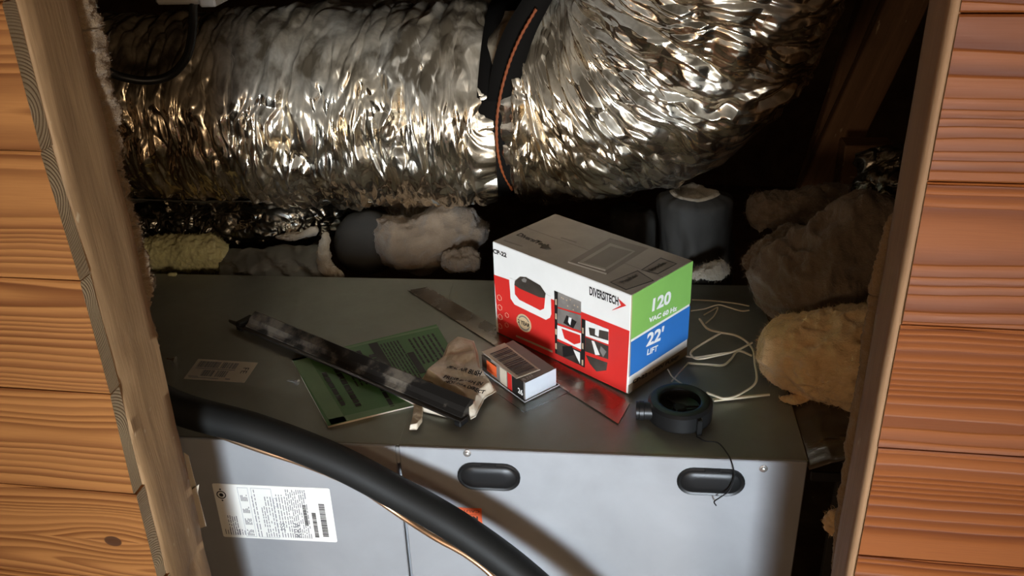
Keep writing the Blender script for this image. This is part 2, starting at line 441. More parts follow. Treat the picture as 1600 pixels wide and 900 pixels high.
class Fr:
    """flat frame: origin, two unit axes, outward normal"""
    def __init__(s, o, ex, ey): s.o, s.ex, s.ey = V(o), V(ex).normalized(), V(ey).normalized(); s.n = s.ex.cross(s.ey).normalized()
    def p(s, x, y, off=0.): return s.o+s.ex*x+s.ey*y+s.n*off
    def inv(s, px, py):
        d = hit(px, py, s.o, s.n)-s.o; return (d.dot(s.ex), d.dot(s.ey))
def flat(name, fr, pts, mat, parent, off=.0004, th=.0002, label=None):
    """a thin printed / stuck shape: pts in frame coordinates"""
    m = MB(); m.prism([fr.p(x, y, off) for x, y in pts], fr.n*th); return m.build(name, mat, parent, label=label)
def flats(name, fr, polys, mat, parent, off=.0004, th=.0002, label=None):
    m = MB()
    for pts in polys: m.prism([fr.p(x, y, off) for x, y in pts], fr.n*th)
    o = m.build(name, mat, parent, label=label)
    if len(polys) > 1: o['kind'] = 'stuff'      # tiny marks, too small to pick apart
    return o
def rect(x0, y0, x1, y1): return [(x0, y0), (x1, y0), (x1, y1), (x0, y1)]
def rrect(x0, y0, x1, y1, r, k=5):
    o = []
    for cx, cy, a0 in ((x1-r, y0+r, -90), (x1-r, y1-r, 0), (x0+r, y1-r, 90), (x0+r, y0+r, 180)):
        for i in range(k+1):
            a = math.radians(a0+90*i/k); o.append((cx+r*math.cos(a), cy+r*math.sin(a)))
    return o
def text(name, s, fr, x, y, h, mat, parent, off=.0007, ang=0., wid=None, bold=0., shear=0., align='LEFT', label=None):
    """lettering: h = cap height, wid = total width (squeezes)"""
    c = bpy.data.curves.new(name, 'FONT'); c.body = s; c.size = h/.70; c.align_x = align; c.offset = bold; c.shear = shear
    c.resolution_u = 3
    to = bpy.data.objects.new(name, c); COL.objects.link(to)
    dg = bpy.context.evaluated_depsgraph_get(); me = bpy.data.meshes.new_from_object(to.evaluated_get(dg))
    bpy.data.objects.remove(to); bpy.data.curves.remove(c)
    xs = [v.co.x for v in me.vertices]; k = 1.
    if wid: k = wid/max(1e-6, max(xs)-min(xs))
    ca, sa = math.cos(math.radians(ang)), math.sin(math.radians(ang)); b = wl(parent)
    for v in me.vertices:
        X, Y = v.co.x*k, v.co.y; v.co = fr.p(x+X*ca-Y*sa, y+X*sa+Y*ca, off)-b
    me.materials.clear(); me.materials.append(mat); me.update()
    o = bpy.data.objects.new(name, me); COL.objects.link(o); o.parent = parent
    if label: o['label'] = label
    return o
def struct(name, mb, mat, **k):
    o = mb.build(name, mat, **k); o['kind'] = 'structure'; return o

# ============================================================ SETTING
# attic shell
m = MB(); m.box(wf(-3, .80, -.62), WU*6, WN*3.2, Z*.05); struct('floor', m, M['dark_attic'])
m = MB(); m.box(wf(-3, 3.6, -.6), WU*6, WN*.1, Z*3.4); struct('wall_back', m, M['dark_attic'])
m = MB(); m.box(wf(-3, .80, 1.9), WU*6, WN*3.0, Z*.1); struct('ceiling', m, M['dark_attic'])
m = MB(); m.box(wf(-3, .80, -.6), WU*.1, WN*3, Z*2.6); struct('wall_far_left', m, M['dark_attic'])
m = MB(); m.box(wf(2.6, .80, -.6), WU*.1, WN*3, Z*2.6); struct('wall_far_right', m, M['dark_attic'])
# room side
m = MB(); m.box(wf(-3, -4.6, -1.0), WU*6, WN*5.36, -Z*.1); struct('floor.001', m, M['room_floor'])
D0, TP = .77, .019          # wall face distance, plank thickness
UL, UR = -.574, .2195       # the opening
def joints(px):
    z = [WP(x, y, D0).z for x, y in px]; k = np.polyfit(range(len(z)), z, 1); return k[1], -k[0]
zl, pl = joints([(68, 238), (123, 437), (175, 620), (220, 773)])
zr, pr = joints([(1440, 284), (1392, 508), (1357, 699), (1326, 867)])
pm = {}
def plank_mesh(L, W, jit, mat):
    """x along, y thickness, z across; small eased edges, tongue joint recess"""
    m = MB(); b = .0022
    m.v = []; prof = [(-b, 0+0), (0, b), (0, W-b-.0008), (-b, W-.0008), (-TP, W-.0008), (-TP, 0)]
    prof = [(0-.0, b), (0, W-b-.001), (-b, W-.001), (-TP, W-.001), (-TP, 0.), (-b, 0.)]
    return prof
def plank(name, par, u0, z0, W, L, sgn, seed, mat, knot=None, j0=0., j1=0., dn=0.):
    """one wall board; its cut end at u0, running away from the opening (sgn = +1 right, -1 left)"""
    NX = 6; ch = .0018; g = .0006
    prof = [(ch, g), (0, g+ch), (0, W-g-ch), (ch, W-g), (TP, W-g), (TP, g)]     # (n, z)
    vs, fs = [], []
    for i, x in enumerate((0, L)):
        for (n, z) in prof:
            e = (j0+(j1-j0)*z/W) if i == 0 else 0
            vs.append((sgn*(x+e), n, z-W/2))
    k = len(prof)
    fs.append(tuple(range(k))); fs.append(tuple(range(k, 2*k))[::-1])
    fs += [(i, i+k, (i+1) % k+k, (i+1) % k) for i in range(k)]
    if sgn < 0: fs = [tuple(reversed(f)) for f in fs]
    fs = [tuple(reversed(f)) for f in fs]
    me = bpy.data.meshes.new(name); me.from_pydata(vs, [], fs); me.materials.append(mat); me.materials.append(M['end_grain']); me.polygons[0].material_index = 1; me.update()
    o = bpy.data.objects.new(name, me); COL.objects.link(o); o.parent = par
    o.location = wf(u0, D0-dn, z0+W/2)-wl(par); o.rotation_euler = (0, 0, -PHW)
    o['seed'] = float(seed); kn = knot or (9., 9., .0)
    if knot:   # given as pixel and radius
        q = WP(knot[0], knot[1], D0)-wf(u0, D0, z0+W/2); kn = (q.dot(WU), q.z, knot[2])
    o['knot_x'], o['knot_z'], o['knot_r'] = [float(v) for v in kn]
    return o
def wallside(name, u0, sgn, L, z00, p, mat, seeds, knots):
    m = MB(); m.box(wf(u0+sgn*.06, D0+TP+.001, -1.0), WU*sgn*(L-.06), WN*.012, Z*3.0)
    w = m.build(name, M['dark_attic'], base=wf(u0+sgn*L/2, D0+TP, -1.0)); w['kind'] = 'structure'
    for k in range(-6, 7):          # k counts boards downwards from the first joint
        zt = z00-(k-1)*p; 
        if zt > 1.9: continue
        kn = knots.get(k)
        j0 = random.uniform(-.003, .0035); j1 = random.uniform(-.003, .0035)
        if sgn > 0: j0, j1 = abs(j0)*.4, abs(j1)*.4
        plank('plank', w, u0+(.0055 if sgn > 0 else 0), zt-p, p, L, sgn, seeds.get(k, k*1.37+sgn*.4+8), mat, kn, j0, j1, random.uniform(0, .0012))
    return w
wallside('wall_left', UL, -1, 1.4, zl, pl, M['plank'], {}, {4: (177, 845, .017)})
wallside('wall_right', UR, 1, 1.4, zr, pr, M['plank_red'], {}, {})
# header and sill of the opening
m = MB(); m.box(wf(-2., D0, .98), WU*3.7, WN*.03, Z*.95); struct('wall_front', m, M['plank'])
m = MB(); m.box(wf(UL-.02, D0+.0, -1.0), WU*(UR-UL+.04), WN*.03, Z*.62); struct('wall_front.001', m, M['plank'])

def sawn_board(name, o, a, L, b, W, c, T, mat, parent=None, seed=1., amp=.0012, gouges=()):
    """rough board: local x along a; edges nibbled. o = corner, a,b,c unit dirs"""
    NX = max(8, int(L/.006)); vs = []; fs = []
    ch = .003; prof = [(ch, 0), (W-ch, 0), (W, ch), (W, T-ch), (W-ch, T), (ch, T), (0, T-ch), (0, ch)]
    prof2 = []
    for i in range(len(prof)):      # subdivide
        p, q = prof[i], prof[(i+1) % len(prof)]; n = 5 if math.dist(p, q) > .012 else 1
        prof2 += [(p[0]+(q[0]-p[0])*k/n, p[1]+(q[1]-p[1])*k/n) for k in range(n)]
    k = len(prof2); X = np.linspace(0, L, NX)
    for i, x in enumerate(X):
        for (y, z) in prof2:
            dy = amp*float(fbm(x*9+seed*7, y*30, z*30, 3, 5)); dz = amp*float(fbm(x*11+seed*3, y*30, z*30, 3, 9))
            e = .0
            for (gx, gy, gz, gr, gd) in gouges:
                d2 = ((x-gx)**2*.35+(y-gy)**2+(z-gz)**2)/gr**2
                if d2 < 6: e += gd*math.exp(-d2*2)
            cy, cz = W/2, T/2
            vs.append((x, y+dy+(e if y < cy else -e), z+dz))
    for i in range(NX-1):
        for j in range(k):
            j2 = (j+1) % k; fs.append((i*k+j, (i+1)*k+j, (i+1)*k+j2, i*k+j2))
    fs.append(tuple(range(k))); fs.append(tuple(range((NX-1)*k, NX*k))[::-1])
    me = bpy.data.meshes.new(name); me.from_pydata(vs, [], fs); me.materials.append(mat)
    me.polygons.foreach_set('use_smooth', [True]*len(me.polygons)); me.set_sharp_from_angle(angle=math.radians(50)); me.update()
    ob = bpy.data.objects.new(name, me); COL.objects.link(ob)
    R = Matrix((a, b, c)).transposed().to_4x4(); mw = Matrix.Translation(V(o)) @ R
    if parent: ob.parent = parent; mw = Matrix.Translation(-wl(parent)) @ mw
    ob.matrix_local = mw; ob['seed'] = float(seed)
    return ob
# left jamb stud (2x4 on edge): x up, y along -u (away from opening), z depth
def gz(px, py):     # pixel on the stud's inner face -> (height along it, depth into it)
    q = hit(px, py, wf(UL, 0, 0), WU); return (q.z+.6, q.dot(WN)-D0-TP)
GG = [gz(302, 882), gz(306, 868), gz(197, 540), gz(225, 790), gz(184, 610), gz(120, 430)]
s = sawn_board('trim_1', wf(UL+.0025, D0+TP, -.6), Z, 1.6, -WU, .038, -WN*-1, .09, M['stud'], seed=2.3, amp=.0016, gouges=[(G_, .0, y_, .009, .006) for G_, y_ in GG])
s['kind'] = 'structure'
s = sawn_board('trim_2', wf(UR-.0005, D0+.0012, -.6), Z, 1.6, WU, .0085, WN, .066, M['trim'], seed=5.1, amp=.0004)
s['kind'] = 'structure'

# ============================================================ FURNACE CABINET
DF, DB, FL, FR_ = 1.0556, 1.587, -1.10, .277
cab = root('air_handler', ff((FL+FR_)/2, DF, -.56), 'grey steel air handler cabinet filling the opening, with two black oval handles', 'furnace')
m = MB(); m.box(ff(FL, DF+.018, -.56), FU*(FR_-FL), FN*(DB-DF-.018), Z*.545, .002); m.build('body', M['cab'], cab)
# lid with a thin lip
m = MB(); m.box(ff(FL, DF+.0065, -.014), FU*(FR_-FL+.002), FN*(DB-DF-.0065), Z*.014, .0012)
m.build('lid', M['cab_top'], cab)
us = FP(627, 760, DF).dot(FU)
FF = Fr(ff(0, DF, 0), FU, Z)       # front face frame (normal toward the room)
def panel(name, u0, u1, label):
    m = MB(); m.box(ff(u0, DF, -.55), FU*(u1-u0), FN*.006, Z*.5505, .0014); return m.build(name, M['cab'], cab, label=label)
pn1 = panel('front_panel', FL, us-.0028, 'left front panel with white rating label')
pn2 = panel('front_panel', us+.0022, FR_, 'right front panel with two oval handles')
m = MB(); m.box(ff(us-.0028, DF-.0005, -.028), FU*.005, FN*.004, Z*.028, .001); m.build('seam_clip', M['cab'], cab)
def slab(n, cx, cy, w, h, par, label):
    # black oval handle: recessed cup rim + bulged plug
    (x, y) = FF.inv(cx, cy); wr, hr = w, h
    def stadium(sw, sh, k=12):
        r = sh/2; o = []
        for i in range(k+1): a = -math.pi/2+math.pi*i/k; o.append((sw/2-r+r*math.cos(a), r*math.sin(a)))
        for i in range(k+1): a = math.pi/2+math.pi*i/k; o.append((-sw/2+r+r*math.cos(a), r*math.sin(a)))
        return o
    rings = [(wr, hr, 0.0), (wr, hr, .003), (wr-.004, hr-.004, .0045), (wr-.010, hr-.010, .0035), (wr-.014, hr-.014, .0052), (wr*.5, hr*.35, .0062)]
    vs, fs = [], []; k = 26
    for sw, sh, hh in rings: vs += [FF.p(x+a, y+b, hh) for a, b in stadium(sw, sh)]
    for i in range(len(rings)-1):
        for j in range(k): j2 = (j+1) % k; fs.append((i*k+j, i*k+j2, (i+1)*k+j2, (i+1)*k+j))
    fs.append(tuple(range((len(rings)-1)*k, len(rings)*k)))
    mm = MB(); mm.v = vs; mm.f = fs; o = mm.build('handle', M['black_plastic'], par, smooth=True, label=label)
    mm = MB(); mm.box(FF.p(x-.010, y+hr/2-.003, .003), FF.ex*.022, FF.ey*.003, FF.n*.0035, .0006); mm.build('latch_tab', M['black_plastic'], o)
kz = abs(FP(715, 744, DF).dot(FU)-FP(813, 744, DF).dot(FU)); 
hh_ = FF.inv(764, 722)[1]-FF.inv(764, 766)[1]
slab(0, 764, 744, kz, hh_*.93, pn2, 'black oval handle on the left of the panel')
slab(0, 1110.5, 752, kz*1.03, hh_*.90, pn2, 'black oval handle on the right of the panel')
def screw(par, c, ax, r=.0045, name='screw', hexh=True):
    m = MB(); m.lathe(c, [(r*1.7, 0), (r*1.7, r*.25), (r*1.05, r*.35), (r, r*1.2), (r*.6, r*1.35)], ax, seg=6 if False else 12)
    return m.build(name, M['steel'], par, smooth=True)
for px, py in ((730, 708), (1193, 732)):
    x, y = FF.inv(px, py); screw(pn2, FF.p(x, y, .0), FF.n, .0035)
for px, py in ((461, 600), (270, 565)):
    p = G(px, py, .0)
    rr = root('hex_screw', p, 'shiny hex screw lying beside the green booklet' if px > 400 else 'shiny hex screw lying near the left stud', 'screw', None)
    d = (FU*.9-FN*.2).normalized(); 
    m = MB(); m.lathe(p+Z*.0042, [(.0032, 0), (.0042, .001), (.0042, .005), (.0056, .0052), (.0056, .0065)], d, seg=6); m.build('head', M['steel'], rr)
    m = MB(); m.lathe(p+Z*.0042+d*-.014, [(.0004, 0), (.0018, .004), (.0018, .014)], d, seg=8); m.build('shank', M['steel'], rr)
# lid seams / back flange
m = MB(); m.box(ff(us-.001, DF+.004, -.0002), FU*.0016, FN*(DB-DF-.02), Z*.0008); m.build('lid_seam', M['cab_top'], cab)

# rating label, rotated print
q = [FF.inv(333, 755), FF.inv(516, 763), FF.inv(526, 846), FF.inv(348, 839)]
lx0 = (q[0][0]+q[3][0])/2; lx1 = (q[1][0]+q[2][0])/2; ly1 = (q[0][1]+q[1][1])/2; ly0 = (q[2][1]+q[3][1])/2
lab = flat('rating_label', FF, rrect(lx0, ly0, lx1, ly1, .003), M['label'], pn1, .0, .0007, 'white rating label printed sideways with barcodes')
LW, LH = lx1-lx0, ly1-ly0
def LR(a, b, c, d): return rect(lx0+a*LW, ly0+b*LH, lx0+c*LW, ly0+d*LH)
# fractions: a along u 0..1, b up 0..1
ring = lambda cx, cy, r, k=20: [(cx+r*math.cos(2*math.pi*i/k), cy+r*math.sin(2*math.pi*i/k)) for i in range(k)]
def ringpolys(cx, cy, r, t, k=20):
    a = ring(cx, cy, r, k); b = ring(cx, cy, r-t, k); return [[a[i], a[(i+1) % k], b[(i+1) % k], b[i]] for i in range(k)]
lcx, lcy = lx0+.062*LW, ly0+.80*LH
flats('certification_mark', FF, ringpolys(lcx, lcy, .0075, .0016)+[ring(lcx, lcy-.0003, .0034, 8)]+[rect(lcx-.0012, lcy-.012, lcx+.0012, lcy-.0095)]+[ring(lcx, lcy+.0105, .0016, 6)], M['ink'], lab, .0008)
pol = []; R_ = random.Random(3)
def vlines(a0, a1, n, b0, b1, minl=.3):
    for i in range(n):
        a = a0+(a1-a0)*i/max(1, n-1); b = b0
        while b < b1-.02:
            l = R_.uniform(.03, .12); e = min(b1, b+l); pol.append(LR(a, b, a+.0065, e)); b = e+R_.uniform(.012, .03)
            if R_.random() < .06: b += .08
vlines(.075, .15, 5, .05, .42); vlines(.03, .20, 9, .06, .17)
for b in (.70, .48, .26, .05): vlines(.225, .275, 5, b, b+.12)
vlines(.32, .345, 2, .04, .92); vlines(.39, .41, 2, .04, .62); vlines(.43, .50, 4, .05, .80); vlines(.53, .60, 4, .05, .85)
vlines(.62, .78, 10, .05, .95)
flats('small_print', FF, pol, M['grey_ink'], lab, .0008)
pol = []
def frame(a, b, c, d, t=.006):
    pol.extend([LR(a, b, c, b+t), LR(a, d-t, c, d), LR(a, b, a+t*.5, d), LR(c-t*.5, b, c, d)])
frame(.21, .03, .30, .95); frame(.325, .03, .50, .95); frame(.50, .62, .53, .78); frame(.74, .80, .78, .95, .005)
flats('ruled_frames', FF, pol, M['pale_ink'], lab, .0008)
pol = []
for a0, b0, a1, b1 in ((.815, .08, .85, .55), (.885, .10, .935, .70), (.745, .30, .775, .68)):
    b = b0
    while b < b1: t = R_.choice((.006, .011, .016)); pol.append(LR(a0, b, a1, b+t)); b += t+R_.choice((.006, .01))
flats('barcode', FF, pol, M['ink'], lab, .0008)
text('lettering', '355', FF, lx0+.565*LW, ly0+.17*LH, LH*.075, M['grey_ink'], lab, .0009, 90)
text('lettering', 'RRV', FF, lx0+.70*LW, ly0+.05*LH, LH*.11, M['grey_ink'], lab, .0009, 90)
# orange caution sticker (fixed upside down)
a, b = FF.inv(700, 792), FF.inv(754, 823)
st = flat('caution_sticker', FF, rect(a[0], b[1]-.012, b[0], a[1]), M['orange'], pn2, .0, .0006, 'orange caution sticker fixed upside down')
text('lettering', 'CAUTION', FF, b[0]-.003, a[1]-.0035, .0045, M['ink'], st, .0009, 180, wid=.042)
text('lettering', 'NOTICE', FF, b[0]-.006, a[1]-.0155, .0065, M['ink'], st, .0009, 180, wid=.036, bold=.0006)
flats('small_print', FF, [rect(a[0]+.006, a[1]-.0125, b[0]-.008, a[1]-.0120), rect(a[0]+.004, b[1]-.004, b[0]-.006, b[1]-.0036)], M['ink'], st, .0008)

# label on the lid
TF = Fr(V((0, 0, 0)), FU, FN)
q = [TF.inv(*p) for p in ((287, 592), (382, 598), (403, 567), (310, 561))]
lb = flat('inspection_label', TF, q, M['label_tan'], cab, .0, .0005, 'cream label with two barcodes on the lid')
def Q(s, t): # bilinear in label: s along bottom, t up
    a = (q[0][0]*(1-s)+q[1][0]*s, q[0][1]*(1-s)+q[1][1]*s); b = (q[3][0]*(1-s)+q[2][0]*s, q[3][1]*(1-s)+q[2][1]*s)
    return (a[0]*(1-t)+b[0]*t, a[1]*(1-t)+b[1]*t)
def QR(a, b, c, d): return [Q(a, b), Q(c, b), Q(c, d), Q(a, d)]
pol = []
for a0, b0, a1, b1 in ((.06, .60, .42, .90), (.46, .60, .72, .90), (.22, .18, .42, .48), (.46, .18, .62, .48)):
    x = a0
    while x < a1: t = R_.choice((.006, .012, .02)); pol.append(QR(x, b0, x+t, b1)); x += t+R_.choice((.008, .012))
pol += [QR(.06, .53, .72, .555), QR(.06, .08, .55, .10), QR(.04, .13, .2, .15), QR(.66, .08, .74, .12)]
flats('barcode', TF, pol, M['grey_ink'], lb, .0006)
x, y = Q(.83, .62); text('lettering', 'FE', TF, x, y+.006, .0105, M['ink'], lb, .0008, -90, wid=.017)

# ============================================================ DUCTS
def duct(name, ctrl, radii, NA, NC, seed, mat, parent=None, amp=1., pitch=.033, flat_below=None, slant=.0, rib=1.):
    P = spline(ctrl, NA); R = np.interp(np.linspace(0, 1, NA), np.linspace(0, 1, len(radii)), radii)
    T, N, B = frames(P); s = np.concatenate([[0], np.cumsum(np.linalg.norm(np.diff(P, axis=0), axis=1))])
    th = np.linspace(0, 2*np.pi, NC, endpoint=False)
    S, TH = np.meshgrid(s, th, indexing='ij'); rr = .18
    # seamless angular noise via (cos,sin)
    cx, cy = np.cos(TH), np.sin(TH)
    warp = fbm(S*7, cx*1.6, cy*1.6, 3, seed)*.55
    ph = S/pitch+warp+slant*np.sin(TH+1.)*1.3
    ribs = np.abs(np.sin(np.pi*ph))**.55
    varr = .55+.6*fbm(S*5+9, cx*1.1, cy*1.1, 2, seed+3)
    d = -.0085*rib*(1-ribs)*np.clip(varr, .15, 1.3)
    # pleats: finer, running around the duct
    v = TH*rr
    up = N[:, None, 2]*cx+B[:, None, 2]*cy; mask = 1-.72*np.clip((up-.15)/.45, 0, 1); mask2 = .45+.55*mask
    w1 = fbm(S*9, v*4, 0, 2, seed+2); w2 = fbm(S*20, v*9, 0, 2, seed+1)
    sl = slant*v*9
    f1 = facet(S*22+w1*1.0+sl, v*3.6+w2*.5, seed+31); d += .0180*f1*mask2
    f2 = facet(S*52+w2*1.2+sl*2, v*11+w1, seed+37); d += .0075*f2*mask
    f3 = facet(S*120+w2, v*34+w1*2, seed+39); d += .0013*f3*mask
    d += .0065*facet(S*17+w2*.6, v*13+w1*.8, seed+43)*mask2
    pl1 = 1-np.abs(fbm(S*30+warp*2.+sl, v*3.5+3, 0, 2, seed+11)); d += .0085*(pl1-.6)*mask2
    d += .012*fbm(S*4, cx*1.3, cy*1.3, 2, seed+41)
    d *= amp
    rad = R[:, None]+d
    pos = P[:, None, :]+(N[:, None, :]*np.cos(TH)[..., None]+B[:, None, :]*np.sin(TH)[..., None])*rad[..., None]
    return grid_obj(name, pos, mat, parent, smooth=False, wrap=True)
# left run: points on its axis taken where the photo shows its middle, a fixed distance back
def DP(px, py, n): return FP(px, py, n)
dl = root('foil_duct', DP(470, 320, 1.86), 'straight horizontal run of crinkled silver foil flexible duct, left of the black strap', 'duct')
A = [DP(-60, 170, 1.80), DP(130, 167, 1.80), DP(350, 166, 1.79), DP(560, 163, 1.78), DP(735, 160, 1.77), DP(768, 159, 1.77), DP(776, 159, 1.77)]
duct('jacket', A, [.180, .181, .186, .190, .192, .180, .13], 1150, 470, 3, M['foil'], dl, slant=.3)
P = spline(A, 220)[12:150]; T_, N_, B_ = frames(P); an = np.radians(np.linspace(-76, -57, 14))
S_ = np.arange(len(P))[:, None]*.01; rr_ = .1925+.004*fbm(S_*9, an[None]*12, 0, 3, 5)+.0035*creases(S_+0*an[None], an[None]*.19+0*S_, 6, 12, 60, 4)
pg = P[:, None, :]+(np.array(tuple(-FN))[None, None]*np.cos(an)[None, :, None]+np.array([0, 0, 1.])[None, None]*np.sin(an)[None, :, None])*rr_[..., None]
o = grid_obj('seam_tape', pg, M['tape'], dl, smooth=False); o.modifiers.new('t', 'SOLIDIFY').thickness = .001; o['label'] = 'dull grey seam tape along the underside'
dr = root('foil_duct', DP(1000, 320, 1.80), 'bent elbow of crinkled silver foil flexible duct rising to the upper right', 'duct')
A = [DP(801, 152, 1.77), DP(812, 151, 1.768), DP(845, 150, 1.765), DP(900, 146, 1.75), DP(975, 126, 1.71), DP(1055, 78, 1.66), DP(1105, 0, 1.62), DP(1135, -90, 1.60), DP(1150, -230, 1.60), DP(1150, -420, 1.60)]
duct('jacket', A, [.135, .178, .190, .197, .203, .207, .208, .206, .205, .20], 1150, 520, 77, M['foil'], dr, pitch=.036, slant=-.2)
# black strap between the two ducts with an orange cord
st = root('hanging_strap', DP(790, 310, 1.77), 'black strap loop hanging between the two foil ducts', 'strap')
vs = []; P0 = DP(788, 156, 1.77)
def loop(r0, du, w, th, name, mat, par, a0=0, a1=2*math.pi, n=60, tilt=.0):
    P = []
    for i in range(n+1):
        a = a0+(a1-a0)*i/n; c = P0+FU*(du+tilt*math.cos(a))+(-FN*math.sin(a)+Z*math.cos(a))*r0
        e = (-FN*math.sin(a)+Z*math.cos(a)); P.append([tuple(c+FU*-w/2), tuple(c+FU*w/2), tuple(c+FU*w/2+e*th), tuple(c-FU*w/2+e*th)])
    return grid_obj(name, np.array(P), mat, par, smooth=False, wrap=True)
loop(.182, 0, .062, .005, 'band', M['strap'], st, tilt=.012)
P = spline([DP(x, y, n) for x, y, n in ((838, 14, 1.55), (812, 60, 1.55), (792, 110, 1.558), (779, 165, 1.566), (776, 215, 1.575), (783, 262, 1.60), (800, 297, 1.64))], 160)
T_, N_, B_ = frames(P)
m = MB(); m.tube([V(p) for p in P], [.0024+.0005*math.sin(i*1.3) for i in range(160)], 8)
c = m.build('orange_cord', M['orange_cord'], None, smooth=True); setp(c, 'thin orange cord running down the black strap between the ducts', 'cord')
P = spline([DP(x, y, n) for x, y, n in ((875, -60, 1.545), (842, -5, 1.56), (812, 50, 1.57), (795, 100, 1.575), (784, 160, 1.59), (786, 220, 1.60))], 40)
pg = []
for i, p in enumerate(P):
    w_ = .020+.008*math.sin(i*.08); p = V(p); pg.append([tuple(p-FU*w_), tuple(p+FU*w_), tuple(p+FU*w_+FN*.006), tuple(p-FU*w_+FN*.006)])
grid_obj('tail', np.array(pg), M['strap'], st, smooth=False, wrap=True)

# jacket of a second, dark duct below the left run
dd = root('dark_duct', DP(350, 400, 1.78), 'dark crumpled plastic-covered duct lying below the straight foil duct', 'duct')
A = [DP(60, 352, 1.76), DP(200, 352, 1.76), DP(330, 350, 1.755), DP(440, 348, 1.76), DP(505, 340, 1.80), DP(560, 330, 1.9)]
duct('jacket', A, [.052, .056, .056, .05, .042, .03], 420, 150, 8, M['foil_dark'], dd, amp=.75, rib=.3)

# ============================================================ INSULATION
def blob(name, ctrl, radii, mat, seed=1, amp=.012, flatn=1., NA=90, NC=72, parent=None, sc=14, up=1., fine=.35):
    """soft lumpy roll; radii list of (side, vertical)"""
    P = spline(ctrl, NA); rr = np.array(radii, float); tt = np.linspace(0, 1, NA); tk = np.linspace(0, 1, len(rr))
    ra, rb = np.interp(tt, tk, rr[:, 0]), np.interp(tt, tk, rr[:, 1])
    endf = np.sqrt(np.clip(1-np.abs(2*tt-1)**7, 0, 1)); endf = np.maximum(endf, .02); ra, rb = ra*endf, rb*endf
    T = np.gradient(P, axis=0); T /= np.linalg.norm(T, axis=1)[:, None]
    U = np.tile([0, 0, 1.], (NA, 1)); U -= T*(U*T).sum(1)[:, None]; U /= np.linalg.norm(U, axis=1)[:, None]+1e-9; S = np.cross(T, U)
    th = np.linspace(0, 2*np.pi, NC, endpoint=False)
    d = (S[:, None]*np.cos(th)[None, :, None]*ra[:, None, None]+U[:, None]*np.sin(th)[None, :, None]*rb[:, None, None])
    X = P[:, None]+d; nrm = d/(np.linalg.norm(d, axis=2)[..., None]+1e-9)
    h = fbm(X[..., 0]*sc, X[..., 1]*sc, X[..., 2]*sc, 3, seed)*amp
    r2 = 1-np.abs(fbm(X[..., 0]*sc*2.2, X[..., 1]*sc*2.2, X[..., 2]*sc*4, 3, seed+9)); h += (r2-.6)*amp*.8
    h += fbm(X[..., 0]*sc*9, X[..., 1]*sc*9, X[..., 2]*sc*9, 3, seed+5)*amp*fine
    X = X+nrm*h[..., None]*np.minimum(1, endf*2)[:, None, None]
    return grid_obj(name, X, mat, parent, smooth=True, wrap=True)
def fuzz(o, n, L, mat, seed=1, pick=None, thick=.00022):
    """loose fibres standing on a surface: one stuff part"""
    me = o.data; nv = len(me.vertices); co = np.zeros(nv*3); me.vertices.foreach_get('co', co); co = co.reshape(-1, 3)
    nr = np.zeros(nv*3); me.vertices.foreach_get('normal', nr); nr = nr.reshape(-1, 3)
    rg = np.random.default_rng(seed); ids = rg.integers(0, nv, n)
    b = co[ids]; d = nr[ids]*.8+rg.normal(0, .75, (n, 3)); d /= np.linalg.norm(d, axis=1)[:, None]
    l = L*rg.uniform(.4, 1.3, n)[:, None]; mid = b+d*l*.5+rg.normal(0, 1, (n, 3))*L*.12; tip = b+d*l+rg.normal(0, 1, (n, 3))*L*.3
    sd = np.cross(d, rg.normal(0, 1, (n, 3))); sd /= np.linalg.norm(sd, axis=1)[:, None]; sd *= thick
    vs = np.stack([b-sd, b+sd, mid+sd*.8, mid-sd*.8, tip], 1).reshape(-1, 3)
    k = np.arange(n)*5; fs = [(i, i+1, i+2, i+3) for i in k]+[(i+3, i+2, i+4) for i in k]
    me2 = bpy.data.meshes.new('loose_fibres'); me2.from_pydata(vs.tolist(), [], [tuple(int(q) for q in f) for f in fs]); me2.materials.append(mat); me2.update()
    f = bpy.data.objects.new('loose_fibres', me2); COL.objects.link(f); f.parent = o; f['kind'] = 'stuff'; return f
def ins(name, label, mat, ctrl, radii, nf=0, fl=.008, **k):
    o = blob(name, ctrl, radii, M[mat], **k); setp(o, label, 'insulation')
    if nf: fuzz(o, nf, fl, M[mat], k.get('seed', 1))
    return o
# yellow batt on the back edge of the cabinet, left
ins('insulation_batt', 'pale yellow fibreglass batt wedged behind the cabinet, next to the left stud', 'yellow_fluff',
    [DP(222, 400, 1.66), DP(250, 398, 1.66), DP(300, 396, 1.66), DP(358, 396, 1.66)], [(.03, .034), (.04, .040), (.04, .040), (.036, .036)], 2500, .006, seed=4, amp=.006, sc=26, NA=110)
ins('insulation_scrap', 'small pale scrap of insulation at the left end of the cabinet lid', 'grey_fluff',
    [G(232, 452, .012), G(236, 440, .02), G(229, 425, .03)], [(.011, .009), (.012, .010), (.009, .010)], 500, .005, seed=14, amp=.004, sc=50, NA=30, NC=24)
ins('insulation_crumb', 'tiny white insulation crumb on the lid in front of the yellow batt', 'yellow_fluff',
    [G(262, 430, .003), G(268, 429, .004), G(277, 428, .003)], [(.003, .002), (.005, .003), (.003, .002)], 0, seed=15, amp=.002, sc=90, NA=16, NC=14)
# strip of wool squeezed out behind the left stud
pts = [(112, -30), (135, 60), (152, 160), (166, 250), (192, 350), (212, 440), (245, 560)]
ins('insulation_strip', 'ragged tan wool strip squeezed out along the back of the left stud', 'strip_fluff',
    [WP(x-4, y, .905) for x, y in pts], [(.02, .02), (.021, .02), (.016, .02), (.012, .02), (.012, .02), (.010, .02), (.003, .01)], 5200, .0035, seed=21, amp=.006, sc=40, NA=200, NC=30)
